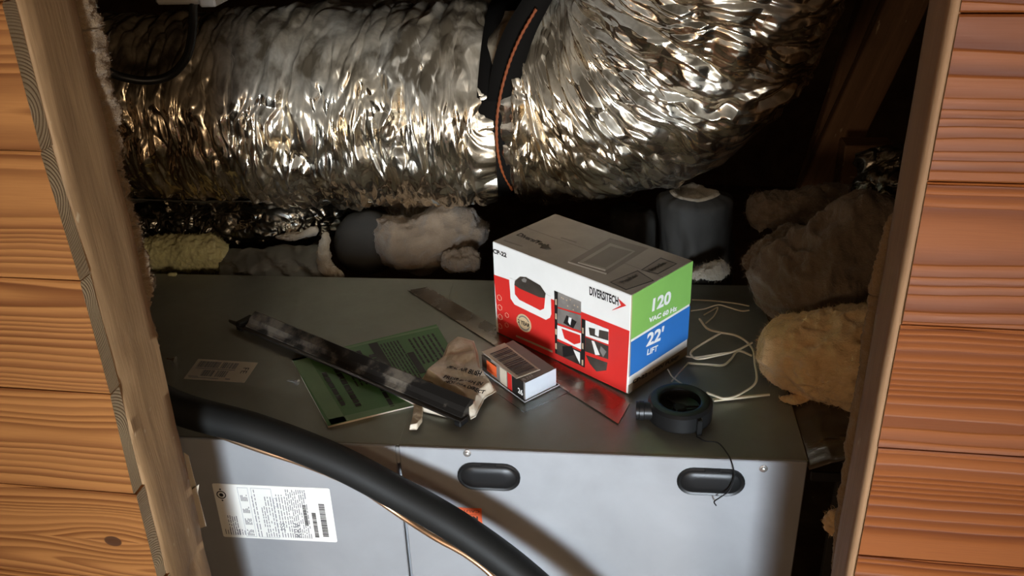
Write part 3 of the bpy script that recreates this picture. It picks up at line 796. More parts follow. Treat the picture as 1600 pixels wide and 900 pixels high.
# pink mass in the middle
ins('insulation_wad', 'beige-pink wad of loose wool bulging behind the cabinet, left of the pump box', 'pink_fluff',
    [DP(585, 335, 1.78), DP(608, 372, 1.74), DP(650, 385, 1.72), DP(700, 362, 1.74), DP(760, 362, 1.79)], [(.03, .03), (.05, .054), (.06, .052), (.06, .055), (.04, .035)], 2500, .006, seed=31, amp=.014, sc=9, fine=.15)
ins('insulation_wad', 'smaller wad of wool tucked under the foil duct above the beige-pink wad', 'pink_fluff',
    [DP(600, 322, 1.86), DP(660, 326, 1.86), DP(720, 330, 1.86)], [(.03, .03), (.04, .04), (.03, .03)], 800, .008, seed=32, amp=.012, sc=15)
# grey faced facing, creased, behind the back edge
gx = root('faced_insulation', DP(430, 425, 1.64), 'creased dark grey facing sheet behind the cabinet, right of the yellow batt', 'insulation')
a, b = 60, 40; U_, V_ = np.meshgrid(np.linspace(0, 1, a), np.linspace(0, 1, b), indexing='ij')
c00, c10, c11, c01 = [np.array(tuple(p)) for p in (DP(352, 432, 1.62), DP(520, 434, 1.62), DP(505, 372, 1.72), DP(345, 378, 1.70))]
Pg = (c00*(1-U_)[..., None]*(1-V_)[..., None]+c10*U_[..., None]*(1-V_)[..., None]+c11*U_[..., None]*V_[..., None]+c01*(1-U_)[..., None]*V_[..., None])
hh = creases(U_, V_*.6, 6, 1.6, 9., 12)*.05+creases(U_, V_*.6, 5, 8, 25, 13)*.006
Pg = Pg+np.array(tuple(-FN))*hh[..., None]
o = grid_obj('facing_sheet', Pg, M['cloth_grey'], gx, smooth=False)
o.modifiers.new('t', 'SOLIDIFY').thickness = .0015
o = blob('wool_edge', [DP(512, 362, 1.66), DP(505, 392, 1.63), DP(512, 420, 1.62), DP(538, 434, 1.62)], [(.009, .009), (.012, .012), (.014, .013), (.01, .008)], M['grey_fluff'], seed=40, amp=.004, parent=gx, sc=40, NA=50, NC=24)
o = blob('wool_edge', [DP(430, 370, 1.70), DP(465, 368, 1.69), DP(498, 358, 1.69)], [(.008, .006), (.011, .008), (.008, .008)], M['grey_fluff'], seed=41, amp=.003, parent=gx, sc=40, NA=40, NC=24)
# dark rolls
m = MB(); c = DP(570, 380, 1.76)
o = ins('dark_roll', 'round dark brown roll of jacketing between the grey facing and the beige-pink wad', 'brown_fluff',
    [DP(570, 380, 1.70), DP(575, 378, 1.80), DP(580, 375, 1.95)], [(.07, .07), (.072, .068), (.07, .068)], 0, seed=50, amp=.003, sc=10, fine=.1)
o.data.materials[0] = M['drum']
# grey cylinder sleeves behind the box
def sleeve(px, py0, py1, n, r, label, seed):
    t = DP(px, py0, n); b_ = DP(px, py1, n); rt_ = root('duct_sleeve', b_, label, 'duct sleeve')
    P = []; hz = np.linspace(0, 1, 60); th = np.linspace(0, 2*np.pi, 80, endpoint=False)
    for i, h in enumerate(hz):
        c = b_.lerp(t, h); e = fbm(np.cos(th)*1.6+seed, np.sin(th)*1.6, h*2.2, 3, seed)*.008
        q = np.sqrt(np.clip(1-((h-.93)/.07)**2, .0, 1)) if h > .93 else 1.
        R_2 = (r+e)*(q*.35+.65)
        P.append(np.stack([c.x+np.cos(th)*R_2, c.y+np.sin(th)*R_2, np.full_like(th, c.z)+e*.6], -1))
    grid_obj('sleeve_jacket', np.array(P), M['drum'], rt_, smooth=True, wrap=True)
    P = np.array([P[-1]*(1-k)+np.array([t.x, t.y, t.z-.006])*k+np.array([0, 0, .004*math.sin(k*9)]) for k in np.linspace(0, 1, 12)])
    grid_obj('wool_core', P, M['grey_fluff'] if seed % 2 else M['drum'], rt_, smooth=True, wrap=True)
sleeve(1085, 300, 480, 1.665, .070, 'dark grey jacketed upright sleeve just behind the right end of the pump box', 61)
sleeve(992, 326, 500, 1.74, .052, 'dark upright sleeve partly hidden behind the pump box, left of the grey one', 62)
ins('insulation_scrap', 'pale scrap of wool on the lid behind the right corner of the pump box', 'grey_fluff',
    [DP(1080, 425, 1.55), DP(1110, 424, 1.54), DP(1140, 418, 1.55)], [(.014, .010), (.018, .013), (.01, .01)], 500, .006, seed=63, amp=.006, sc=40, NA=40, NC=28)
ins('insulation_scrap', 'dark scrap of wool under the beige-pink wad, left of the pump box', 'brown_fluff',
    [DP(690, 412, 1.66), DP(725, 408, 1.65), DP(750, 404, 1.66)], [(.02, .018), (.026, .022), (.018, .02)], 400, .006, seed=64, amp=.008, sc=30, NA=40, NC=28)
# right side rolls
ins('insulation_batt', 'large tan fibreglass batt bulging out beside the right jamb, lowest of the pile', 'tan_fluff',
    [DP(1190, 528, 1.30), DP(1225, 540, 1.28), DP(1280, 552, 1.24), DP(1350, 556, 1.22), DP(1430, 560, 1.22)], [(.045, .040), (.065, .054), (.075, .064), (.08, .078), (.08, .08)], 5000, .006, seed=71, amp=.010, sc=11, NA=170, NC=130, fine=.22)
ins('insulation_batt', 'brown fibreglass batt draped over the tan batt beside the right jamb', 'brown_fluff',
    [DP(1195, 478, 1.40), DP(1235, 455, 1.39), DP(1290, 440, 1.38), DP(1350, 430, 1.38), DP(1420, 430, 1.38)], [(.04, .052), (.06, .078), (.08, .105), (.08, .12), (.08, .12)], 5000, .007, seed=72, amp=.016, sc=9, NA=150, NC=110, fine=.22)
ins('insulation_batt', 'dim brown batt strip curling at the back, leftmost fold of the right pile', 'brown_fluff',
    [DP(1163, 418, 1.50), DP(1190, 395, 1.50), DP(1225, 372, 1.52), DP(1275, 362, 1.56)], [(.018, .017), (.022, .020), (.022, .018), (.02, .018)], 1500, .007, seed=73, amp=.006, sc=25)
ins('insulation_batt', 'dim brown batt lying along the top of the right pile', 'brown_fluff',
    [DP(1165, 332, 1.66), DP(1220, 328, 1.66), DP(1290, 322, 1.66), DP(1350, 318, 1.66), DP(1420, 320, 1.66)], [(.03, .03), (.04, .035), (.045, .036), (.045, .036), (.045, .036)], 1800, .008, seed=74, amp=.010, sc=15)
ins('insulation_scrap', 'curled tan paper-thin scrap on the lid under the tan batt', 'tan_fluff',
    [G(1218, 622, .004), G(1245, 624, .006), G(1275, 612, .012)], [(.006, .004), (.012, .004), (.008, .004)], 200, .005, seed=75, amp=.002, sc=50, NA=30, NC=20)
ins('insulation_scrap', 'tan tuft poking out low behind the right jamb', 'tan_fluff',
    [WP(1312, 800, .95), WP(1306, 815, .95), WP(1305, 832, .95)], [(.01, .012), (.012, .012), (.01, .01)], 400, .005, seed=76, amp=.004, sc=50, NA=30, NC=20)
# ragged wool edge behind right jamb
ins('insulation_strip', 'thin ragged wool edge along the back of the right jamb board', 'strip_fluff',
    [WP(x+11, y, .86) for x, y in ((1392, 330), (1372, 410), (1356, 500), (1345, 580), (1325, 700), (1308, 820), (1298, 930))], [(.006, .01)]*3+[(.009, .01)]*2+[(.006, .01)]*2, 1500, .002, seed=22, amp=.0018, sc=60, NA=200, NC=20)
# shiny wrinkled foil jacket beside the right jamb
rf = root('foil_duct', DP(1390, 420, 1.42), 'dark shiny crumpled duct jacket glimpsed beside the right jamb above the brown batt', 'duct')
duct('jacket', [DP(1400, 250, 1.55), DP(1402, 310, 1.50), DP(1400, 370, 1.46), DP(1398, 440, 1.44)], [.05, .062, .058, .04], 320, 200, 91, M['foil_dark'], rf, amp=.9, rib=.4)
# wrinkled black sheet right of the cabinet
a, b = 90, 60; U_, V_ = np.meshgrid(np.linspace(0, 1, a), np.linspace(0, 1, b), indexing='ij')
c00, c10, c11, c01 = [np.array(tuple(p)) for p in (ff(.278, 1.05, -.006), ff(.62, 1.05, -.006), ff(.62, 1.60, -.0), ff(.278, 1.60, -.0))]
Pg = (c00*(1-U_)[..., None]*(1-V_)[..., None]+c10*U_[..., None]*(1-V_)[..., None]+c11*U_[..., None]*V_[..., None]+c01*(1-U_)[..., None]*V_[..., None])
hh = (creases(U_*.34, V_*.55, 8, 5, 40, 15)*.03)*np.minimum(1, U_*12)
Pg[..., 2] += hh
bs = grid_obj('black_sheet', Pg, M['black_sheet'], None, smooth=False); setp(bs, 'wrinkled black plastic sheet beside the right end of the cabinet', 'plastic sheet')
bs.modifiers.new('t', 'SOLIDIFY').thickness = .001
m = MB(); m.box(ff(.281, 1.045, -.022), FU*.30, FN*.006, Z*.014, .001)
fr_ = root('side_frame', ff(.33, 1.045, -.55), 'dark metal frame in the gap right of the cabinet', 'frame'); m.build('rail', M['rail_black'], fr_)
m = MB(); m.box(ff(.318, 1.05, -.55), FU*.014, FN*.012, Z*.527, .001); m.build('post', M['drum'], fr_)
m = MB(); m.box(ff(.350, 1.09, -.55), FU*.014, FN*.012, Z*.527, .001); m.build('post', M['drum'], fr_)

# rafters at the right, dim
def beam(p0, p1, n0, n1, w, t, label, seed):
    a0, a1 = DP(*p0, n0), DP(*p1, n1); d = (a1-a0); L = d.length; d.normalize(); b_ = d.cross(FN).normalized(); c_ = d.cross(b_).normalized()
    o = sawn_board('rafter', a0-b_*w/2-c_*t/2, d, L, b_, w, c_, t, M['beam'], seed=seed); setp(o, label, 'beam'); return o
beam((1262, 330), (1470, -120), 2.05, 2.05, .085, .04, 'brown diagonal timber brace in the dark behind the right jamb', 3)
beam((1262, 300), (1395, -100), 2.20, 2.20, .055, .04, 'paler narrow timber strut left of the brown diagonal brace', 6)
m = MB(); p_ = DP(1310, 306, 1.9); m.box(V((p_.x, p_.y, -.572)), FU*.10, FN*.06, Z*(p_.z+.11+.572), .003); o = m.build('wood_post', M['beam']); o['seed'] = 2.; setp(o, 'short brown upright post at the foot of the diagonal brace', 'post')
# thing at top left: grey junction box and black cable
jb = root('junction_box', DP(290, 5, 1.50), 'pale grey plastic junction box hanging at the top edge above the straight duct', 'junction box')
m = MB(); p = DP(243, 8, 1.52); m.box(p, FU*.072*1.25, FN*.09, Z*.07, .004); m.build('box_body', M['grey_box'], jb)
m = MB(); p = DP(313, 11, 1.515); m.box(p-FN*.004, FU*.028, FN*.09, Z*.07, .003); m.build('box_cover', M['grey_box'], jb)
pts = [(110, 96), (158, 107), (190, 120), (230, 126), (265, 118), (290, 92), (300, 55), (302, 10), (300, -40)]
dist = [1.45, 1.48, 1.50, 1.52, 1.535, 1.54, 1.54, 1.53, 1.53]
P = spline([DP(x, y, n) for (x, y), n in zip(pts, dist)], 60)
m = MB(); m.tube([V(p) for p in P], .0075, 12); c = m.build('black_cable', M['black_plastic'], None, smooth=True); setp(c, 'thick black cable looping in front of the straight foil duct at top left', 'cable')
m = MB(); m.box(DP(100, 28, 1.80), FU*.9, FN*.05, Z*.25); 
o = sawn_board('ceiling_joist', DP(-40, 22, 1.62)+Z*.03, FU, 1.0, FN, .04, Z, .12, M['beam'], seed=9); setp(o, 'dark joist crossing above the straight foil duct at top left', 'beam')

# ============================================================ THINGS ON THE LID
# ---- pump carton
BX = V((0.1278*1.35, 0.8844*1.35, .003)); BY = .7899; BL, BW, BH = .2131*1.35, .1144*1.35, .1267*1.35
bu = V((math.cos(BY), -math.sin(BY), 0)); bv = V((math.sin(BY), math.cos(BY), 0))
box = root('pump_box', BX-bu*BL/2+bv*BW/2, 'white, red, green and blue cardboard carton of a condensate pump standing on the cabinet', 'box')
m = MB(); m.box(BX-bu*BL, bu*BL, bv*BW, Z*BH, .0012); m.build('carton', M['card_white'], box)
F1 = Fr(BX-bu*BL, bu, Z)            # long face, x 0..BL, y 0..BH
F2 = Fr(BX, bv, Z)                  # short right face, x 0..BW
F3 = Fr(BX-bu*BL+Z*BH, bu, bv)      # top, x 0..BL, y 0..BW
def zq(fr, x, y): return fr.inv(750+x/2.903, 320+y/2.903)   # from a zoomed crop of the photograph
def poly1(pts, fr=F1):
    out = []
    for p in pts:
        x, y = zq(fr, *p); W_ = BL if fr is not F2 else BW; H_ = BW if fr is F3 else BH
        out.append((min(max(x, .0008), W_-.0008), min(max(y, .0008), H_-.0008)))
    return out
fp = flat('front_print', F1, poly1([(60, 315), (135, 341), (322, 426), (340, 434), (460, 485), (690, 577), (662, 870), (85, 580)]), M['red'], box, .0001, label='red lower printed area of the long side')
flat('white_window', F1, poly1([(133, 330), (140, 425), (158, 452), (300, 521), (318, 512), (324, 495), (322, 415), (230, 370)]), M['card_white'], fp, .0004)
# pump picture
flat('pump_picture', F1, poly1([(158, 362), (160, 405), (180, 430), (275, 478), (292, 470), (297, 420), (240, 398), (185, 372)]), M['red'], fp, .0007)
flat('pump_picture', F1, poly1([(158, 362), (160, 345), (185, 326), (210, 328), (275, 365), (300, 402), (296, 422), (270, 418), (180, 378)]), M['photo_dark'], fp, .0009, label='dark motor top of the pictured pump')
flat('pump_picture', F1, poly1([(190, 338), (202, 330), (214, 338), (210, 352), (196, 348)]), M['photo_grey'], fp, .0011)
# hexagons
pol = []
for hx, hy, r in ((89, 421, 15), (91, 465, 15), (123, 500, 13), (93, 508, 15), (122, 545, 12), (92, 550, 14)):
    c = zq(F1, hx, hy); rr = r/2.903/1350*1.55; a_ = [(c[0]+rr*math.cos(math.radians(60*i+30)), c[1]+rr*math.sin(math.radians(60*i+30))) for i in range(6)]
    b_ = [(c[0]+rr*.82*math.cos(math.radians(60*i+30)), c[1]+rr*.82*math.sin(math.radians(60*i+30))) for i in range(6)]
    pol += [[a_[i], a_[(i+1) % 6], b_[(i+1) % 6], b_[i]] for i in range(6)]
flats('hexagon_outlines', F1, pol, M['outline'], fp, .0005)
c = zq(F1, 201, 536); cr = .0165
flat('badge', F1, ring(c[0], c[1], cr, 28), M['gold'], fp, .0005, label='round tan badge')
flats('badge_ring', F1, ringpolys(c[0], c[1], cr*.82, cr*.14, 28), M['photo_grey'], fp, .0008)
flat('badge_band', F1, rect(c[0]-cr, c[1]-cr*.28, c[0]+cr, c[1]+cr*.34), M['gold'], fp, .0010)
text('lettering', '2 YEAR', F1, c[0], c[1]-cr*.2, cr*.42, M['ink'], fp, .0014, wid=cr*1.7, align='CENTER', bold=.0004)
pol = []
for (x0, y0, x1, y1) in ((165, 590, 330, 660),):
    pol.append(poly1([(x0, y0), (x1, y1), (x1, y1+10), (x0, y0+8)]))
flats('text_strip', F1, pol, M['photo_tan'], fp, .0006)
# photo grid : each picture flat
def pic(pts, mat, off=.0006): return flat('picture', F1, poly1(pts), M[mat], fp, off)
flat('picture_column', F1, poly1([(338, 388), (355, 396), (350, 676), (342, 672)]), M['ink'], fp, .0005)
flat('picture_column', F1, poly1([(462, 515), (480, 523), (476, 738), (458, 730)]), M['ink'], fp, .0005)
pic([(355, 396), (460, 440), (459, 492), (354, 462)], 'photo_grey'); pic([(354, 468), (459, 500), (460, 572), (352, 535)], 'photo_grey')
pic([(352, 545), (460, 583), (459, 655), (352, 606)], 'card_white'); pic([(352, 618), (459, 665), (458, 728), (350, 676)], 'photo_dark')
pic([(480, 523), (585, 565), (584, 632), (480, 594)], 'card_white'); pic([(480, 600), (584, 640), (583, 700), (478, 664)], 'photo_dark'); pic([(478, 672), (583, 712), (580, 765), (540, 762), (478, 740)], 'red')
pic([(395, 500), (440, 530), (425, 560), (380, 535)], 'ink', .0009); pic([(405, 508), (418, 512), (412, 545), (402, 530)], 'white', .0012)
pic([(372, 560), (456, 590), (458, 625), (430, 632), (385, 605)], 'red', .0009); pic([(375, 640), (420, 640), (430, 680), (380, 690)], 'ink', .0009)
pic([(425, 655), (455, 670), (455, 720), (440, 690)], 'card_white', .0009)
pic([(495, 555), (585, 575), (584, 615), (500, 590)], 'photo_dark', .0009); pic([(525, 555), (543, 562), (540, 597), (524, 588)], 'card_white', .0012)
pic([(508, 615), (520, 618), (545, 680), (525, 680)], 'card_white', .0009); pic([(550, 640), (575, 665), (560, 690), (545, 660)], 'photo_grey', .0009)
pic([(482, 680), (580, 715), (575, 750), (530, 755), (500, 720)], 'photo_dark', .0009)
pol = []
for (x, y) in ((380, 425), (395, 432), (412, 430), (430, 455), (445, 462), (400, 458), (425, 475), (372, 420)): cc = zq(F1, x, y); pol.append(ring(cc[0], cc[1], .0013, 6))
flats('picture_dots', F1, pol, M['photo_tan'], fp, .0010)
pol = []
for x, y in ((346, 440), (346, 505), (346, 575), (346, 640), (468, 570), (467, 640), (466, 715)): 
    pol.append(poly1([(x-3, y-14), (x+4, y-12), (x+4, y+14), (x-3, y+11)]))
flats('column_captions', F1, pol, M['photo_tan'], fp, .0009)
# lettering
def line(fr, s, p0, p1, h, mat, par, **k):
    a, b = zq(fr, *p0), zq(fr, *p1); ang = math.degrees(math.atan2(b[1]-a[1], b[0]-a[0]))
    return text('lettering', s, fr, a[0], a[1], h, M[mat], par, off=.0007, ang=ang, wid=math.dist(a, b), **k)
def ht(fr, p0, p1): return math.dist(zq(fr, *p0), zq(fr, *p1))
line(F1, 'CP-22', (61, 217), (122, 238), ht(F1, (61, 199), (61, 217)), 'ink', box, bold=.0004)
line(F1, 'DIVERSITECH', (497, 406), (628, 455), ht(F1, (497, 370), (497, 406)), 'ink', box, bold=.0006)
flat('red_arrow', F1, poly1([(628, 425), (664, 457), (598, 479), (640, 456)]), M['red'], box, .0003)
sp = flat('side_print', F2, [(.0, .56*BH), (BW, .56*BH), (BW, BH), (0, BH)], M['green'], box, .0001, label='green upper band of the right side')
y1 = .535*BH; y0 = .18*BH
flat('side_print', F2, rect(.0, y0, BW, y1), M['blue'], box, .0001, label='blue middle band of the right side')
flat('side_print', F2, rect(.0, .0, BW, .095*BH), M['card_edge'], box, .0001, label='brown scuffed bottom band of the right side')
flat('side_print', F2, rect(.0, y0, .0022, BH), M['photo_tan'], box, .0004, label='tan fold edge')
line(F2, '120', (768, 487), (852, 447), ht(F2, (770, 435), (770, 487)), 'white', box, bold=.0011)
line(F2, 'VAC 60 Hz', (765, 534), (893, 476), ht(F2, (765, 514), (765, 534)), 'white', box, bold=.0005)
line(F2, "22'", (752, 642), (828, 606), ht(F2, (755, 590), (755, 642)), 'white', box, bold=.0011)
line(F2, 'LIFT', (754, 682), (802, 661), ht(F2, (754, 658), (754, 682)), 'white', box, bold=.0005)
line(F2, 'CP-22 - 120V PUMP', (690, 812), (900, 695), .006, 'ink', box, bold=.0004)
# top print
line(F3, 'DiversiTech', (163, 138), (300, 195), .011, 'ink', box, bold=.0007)
flat('arrow_print', F3, poly1([(292, 178), (325, 203), (300, 203), (270, 196)], F3), M['ink'], box, .0003)
def t3(pts, mat, off=.0003): return flat('top_print', F3, poly1(pts, F3), M[mat], box, off)
t3([(205, 98), (222, 92), (680, 405), (640, 400)], 'card_top', .0001) if False else None
flat('top_panel', F3, rect(.001, .001, BL-.001, BW-.001), M['card_top'], box, .0001, label='top of the carton, its shade painted in as grey-brown')
t3([(400, 262), (590, 152), (765, 198), (575, 316)], 'card_top2'); t3([(400, 258), (575, 312), (572, 318), (398, 264)], 'white', .0005)
t3([(445, 262), (590, 176), (705, 212), (570, 300)], 'card_top', .0005); t3([(445, 262), (570, 296), (568, 303), (443, 266)], 'white', .0007)
t3([(470, 262), (592, 190), (690, 215), (568, 288)], 'card_top2', .0008)
t3([(588, 352), (715, 298), (790, 345), (662, 388)], 'ink'); t3([(596, 352), (714, 303), (782, 344), (663, 384)], 'card_top2', .0005)
t3([(730, 296), (820, 240), (895, 268), (806, 316)], 'ink'); t3([(738, 296), (820, 245), (886, 269), (806, 312)], 'card_top2', .0005)
line(F3, 'Pushar', (650, 360), (722, 322), .009, 'ink', box, bold=.0004); line(F3, 'Noodle', (768, 310), (845, 268), .009, 'ink', box, bold=.0004)
m = MB(); xm, ym = zq(F3, 380, 210); m.box(F3.p(0, BW*.5-.0007, .0002), F3.ex*BL, F3.ey*.0014, Z*.0003); m.build('flap_seam', M['card_top2'], box)
t3([(105, 165), (110, 161), (195, 188), (190, 192)], 'card_top2', .0004); t3([(365, 152), (370, 148), (440, 170), (436, 174)], 'card_top2', .0004)

# ---- green booklet
bq = [G(457, 565), G(513, 669), G(742, 612), G(682, 510)]
bk = root('green_booklet', bq[0], 'green instruction booklet lying under the black rail', 'booklet')
m = MB(); m.prism([p+Z*.0005 for p in bq], Z*.003); m.build('pages', M['paper'], bk)
m = MB(); m.prism([p+Z*.0037 for p in bq], Z*.0006); m.build('cover', M['booklet'], bk)
ex = (bq[1]-bq[0]); ey = (bq[3]-bq[0]); BLN, BWN = ex.length, ey.length
BF = Fr(bq[0]+Z*.0043, ex, ey); 
def bl(a, b):  # bilinear in cover: a along the long left edge, b across to the right
    p = bq[0]*(1-a)*(1-b)+bq[1]*a*(1-b)+bq[2]*a*b+bq[3]*(1-a)*b+Z*.0043; d = p-BF.o; return (d.dot(BF.ex), d.dot(BF.ey))
def blr(a0, b0, a1, b1): return [bl(a0, b0), bl(a1, b0), bl(a1, b1), bl(a0, b1)]
if BF.n.z < 0: BF.n = -BF.n
flats('border', BF, [blr(0, 0, 1, .10), blr(.93, 0, 1, 1), blr(0, 0, .03, 1)], M['booklet2'], bk, .0001)
pol = []; R_ = random.Random(5)
def bltext(a0, b0, a1, b1, rows, t=.35, gap=.25):
    for i in range(rows):
        b = b0+(b1-b0)*(i+.5)/rows; a = a0; ht_ = (b1-b0)/rows*t
        while a < a1: l = R_.uniform(.03, .09); pol.append(blr(a, b-ht_/2, min(a1, a+l), b+ht_/2)); a += l+.012
bltext(.30, .12, .80, .15, 1, 1.); bltext(.25, .20, .85, .24, 1, .9); bltext(.28, .27, .6, .36, 3); bltext(.1, .40, .95, .43, 1, .9)
bltext(.2, .46, .7, .50, 1, 1.); bltext(.08, .54, .95, .70, 7, .4); bltext(.1, .75, .5, .95, 6, .4)
flats('small_print', BF, pol, M['ink'], bk, .0004)
flats('heading_bars', BF, [blr(.04, .50, .42, .56), blr(.30, .70, .62, .745)], M['ink'], bk, .0005)

# ---- black rail across the booklet
ra, rb = G(378, 502, .008), G(733, 652, .008)
rd = (rb-ra).normalized(); rs = Z.cross(rd).normalized()          # rs points away from camera side?
if rs.dot(FN) < 0: rs = -rs
rl = root('black_rail', ra, 'long black metal rail with dusty face lying diagonally over the booklet', 'rail')
L = (rb-ra).length
prof = [(-.014, .006), (-.013, .004), (.010, .004), (.016, .020), (.010, .024), (-.002, .020), (-.010, .010)]
prof = [(-.013, .000), (.013, .000), (.017, .020), (.011, .024), (-.002, .017), (-.007, .010), (-.013, .006)]
m = MB(); s0 = .028; m.prism([ra+rd*s0+rs*a+Z*b for a, b in prof], rd*(L-s0-.004)); m.build('channel', M['rail'], rl)
m = MB(); m.prism([ra-rd*.016+rs*-.016+Z*.001, ra-rd*.02+rs*-.012+Z*.0005, ra+rd*.03+rs*-.006+Z*.001, ra+rd*L+rs*-.006+Z*.001, ra+rd*L+rs*-.020+Z*.001, ra+rd*.02+rs*-.020+Z*.001], Z*.003); m.build('lip', M['rail_black'], rl)
m = MB(); m.box(ra+rd*.006-rs*.019-Z*.007, rd*.014, rs*.034, Z*.017, .002); m.build('end_clip', M['black_plastic'], rl)
m = MB(); m.box(ra+rd*(L-.012)-rs*.022-Z*.007, rd*.013, rs*.020, Z*.010, .002); m.build('end_clip', M['black_plastic'], rl)

# ---- crumpled papers
def crumple(name, outline, label, mat, lift=.006, amp=.012, seed=1, n=46, sc=26., z0=.002, par=None, th=.0005):
    P = [G(*p) for p in outline]; c = sum(P, V((0, 0, 0)))/len(P); k = len(P)*6
    B = spline([tuple(p) for p in P+[P[0]]], k+1)[:-1] if False else np.array([tuple(P[i//6].lerp(P[(i//6+1) % len(P)], (i % 6)/6)) for i in range(k)])
    rr = np.linspace(.02, 1, n)[:, None, None]; X = np.array(tuple(c))[None, None]*(1-rr)+B[None]*rr
    h = creases(X[..., 0], X[..., 1], 9, sc*.55, sc*4, seed)*amp*1.3+np.abs(fbm(X[..., 0]*sc*.7, X[..., 1]*sc*.7, 0, 2, seed+8))*amp*.5
    e = np.clip((1-rr[..., 0])*6, 0.25, 1); X[..., 2] = z0+lift*e+h*e
    o = grid_obj(name, X, mat, par, smooth=False, wrap=True)
    o.modifiers.new('t', 'SOLIDIFY').thickness = th
    return o
pp = root('crumpled_paper', G(715, 600), 'crumpled printed paper bag between the black rail and the blister pack', 'paper')
crumple('paper_sheet', [(716, 534), (700, 545), (692, 565), (672, 583), (659, 602), (676, 606), (700, 624), (728, 640), (736, 664), (744, 660), (757, 632), (776, 619), (772, 612), (752, 590), (748, 562), (741, 540)], '', M['kraft'], par=pp, seed=3, lift=.006, amp=.011, z0=.006, sc=30.)
# printed lines on the paper follow its lower face
def ontext(s, p0, p1, h, z):
    a, b = G(*p0, z), G(*p1, z); fr = Fr(a, (b-a), Z.cross(b-a)); return text('lettering', s, fr, 0, 0, h, M['ink'], pp, off=.0, wid=(b-a).length, bold=.0005)
def paper_z(x, y, sc=30., amp=.011, seed=3, z0=.006, lift=.006):
    return z0+lift+amp*(1.3*float(creases(np.array([x]), np.array([y]), 9, sc*.55, sc*4, seed)[0])+.5*abs(float(fbm(np.array([x*sc*.7]), np.array([y*sc*.7]), 0, 2, seed+8)[0])))
for s_, a_, b_, h_ in (('SEAL AIR BUSH', (698, 578), (750, 592), .008), ('PRESS FLUSH IN', (692, 592), (752, 606), .008), ('NOT FOR DIRECT', (694, 601), (756, 618), .006)):
    a, b = G(*a_, .018), G(*b_, .018); fr = Fr(a, (b-a), Z.cross(b-a)); t_ = text('lettering', s_, fr, 0, 0, h_, M['ink'], pp, off=.0, wid=(b-a).length, bold=.0004)
    b0 = wl(pp)
    for v in t_.data.vertices: v.co.z = paper_z(v.co.x+b0.x, v.co.y+b0.y)-b0.z+.0016
pb = root('torn_paper', G(655, 640), 'torn cream paper strip sticking out in front of the black rail', 'paper')
crumple('paper_sheet', [(616, 621), (640, 634), (664, 646), (702, 655), (716, 640), (670, 622), (634, 612)], '', M['paper'], par=pb, seed=9, lift=.002, amp=.006, z0=.001)
crumple('tape_end', [(648, 636), (662, 641), (660, 664), (652, 676), (640, 676), (645, 660)], '', M['kraft'], par=pb, seed=12, lift=.003, amp=.006, z0=.003)

# ---- blister pack with a barcode card
top4 = [(753, 550), (791, 536), (869, 573), (817, 597)]
zt = .036
bp = root('blister_pack', G(820, 610), 'clear plastic blister pack with a large barcode card, in front of the pump box', 'package')
T4 = [G(x, y, zt) for x, y in top4]
e1 = (T4[2]-T4[1]).normalized(); e2 = V((-e1.y, e1.x, 0)); e2 = e2 if e2.dot(T4[1]-T4[0]) > 0 else -e2
c0 = G(819, 597, zt); Lb = .155; Wb = .072
Wb = (G(869, 573, zt)-c0).length; Lb = (G(753, 550, zt)-c0).length
ew = (G(869, 573, zt)-c0).normalized(); el = (G(753, 550, zt)-c0).normalized()
def BB(a, b, z): return V((c0.x, c0.y, 0))+el*a+ew*b+Z*z
m = MB(); vs = [BB(0, 0, .002), BB(Lb, 0, .002), BB(Lb, Wb, .002), BB(0, Wb, .002), BB(.001, .002, zt-.002), BB(Lb*.98, .002, zt-.002), BB(Lb*.98, Wb-.002, zt-.002), BB(.001, Wb-.002, zt-.002)]
m.add(vs, [(0, 3, 2, 1), (4, 5, 6, 7), (0, 1, 5, 4), (1, 2, 6, 5), (2, 3, 7, 6), (3, 0, 4, 7)]); 
m.build('inner_carton', M['card_top2'], bp)
EF = Fr(BB(-.0006, 0, 0), ew, Z); 
if EF.n.dot(-el) < 0: EF.n = -EF.n
flat('foil_end', EF, rect(.001, .003, Wb-.001, zt-.002), M['mirror_foil'], bp, .0002, label='silvery end face')
SF = Fr(BB(0, -.0004, 0), -el, Z); SF.o = BB(Lb, -.0004, 0)
if SF.n.dot(-ew) < 0: SF.n = -SF.n
flat('side_picture', SF, rect(.0, .004, Lb*.22, zt-.004), M['photo_dark'], bp, .0002)
flat('side_picture', SF, rect(Lb*.12, .008, Lb*.36, zt-.008), M['orange'], bp, .0004, label='orange picture')
flat('side_picture', SF, rect(Lb*.44, .004, Lb*.60, zt-.003), M['label_tan'], bp, .0002, label='cream printed stripe')
flat('side_picture', SF, rect(Lb*.62, .004, Lb*.72, zt-.003), M['red'], bp, .0002, label='red stripe')
flat('side_picture', SF, rect(Lb*.73, .002, Lb*.99, zt-.002), M['ink'], bp, .0002, label='black printed corner')
text('lettering', '26', SF, Lb*.86, .010, .009, M['white'], bp, off=.0006, ang=0, bold=.0004)
CF = Fr(BB(Lb*.03, -.004, zt+.0005), -el, ew); CF.o = BB(Lb*1.0, .0, zt+.0005)
cx0, cx1, cy0, cy1 = 0, Lb*.90, 0.001, Wb*.62
CF.n = Z
cardp = [CF.inv(753, 550), CF.inv(811, 590), CF.inv(850, 577), CF.inv(790, 537)]
cp = flat('barcode_card', CF, cardp, M['label_tan'], bp, .0, .0006, 'cream card with a big barcode')
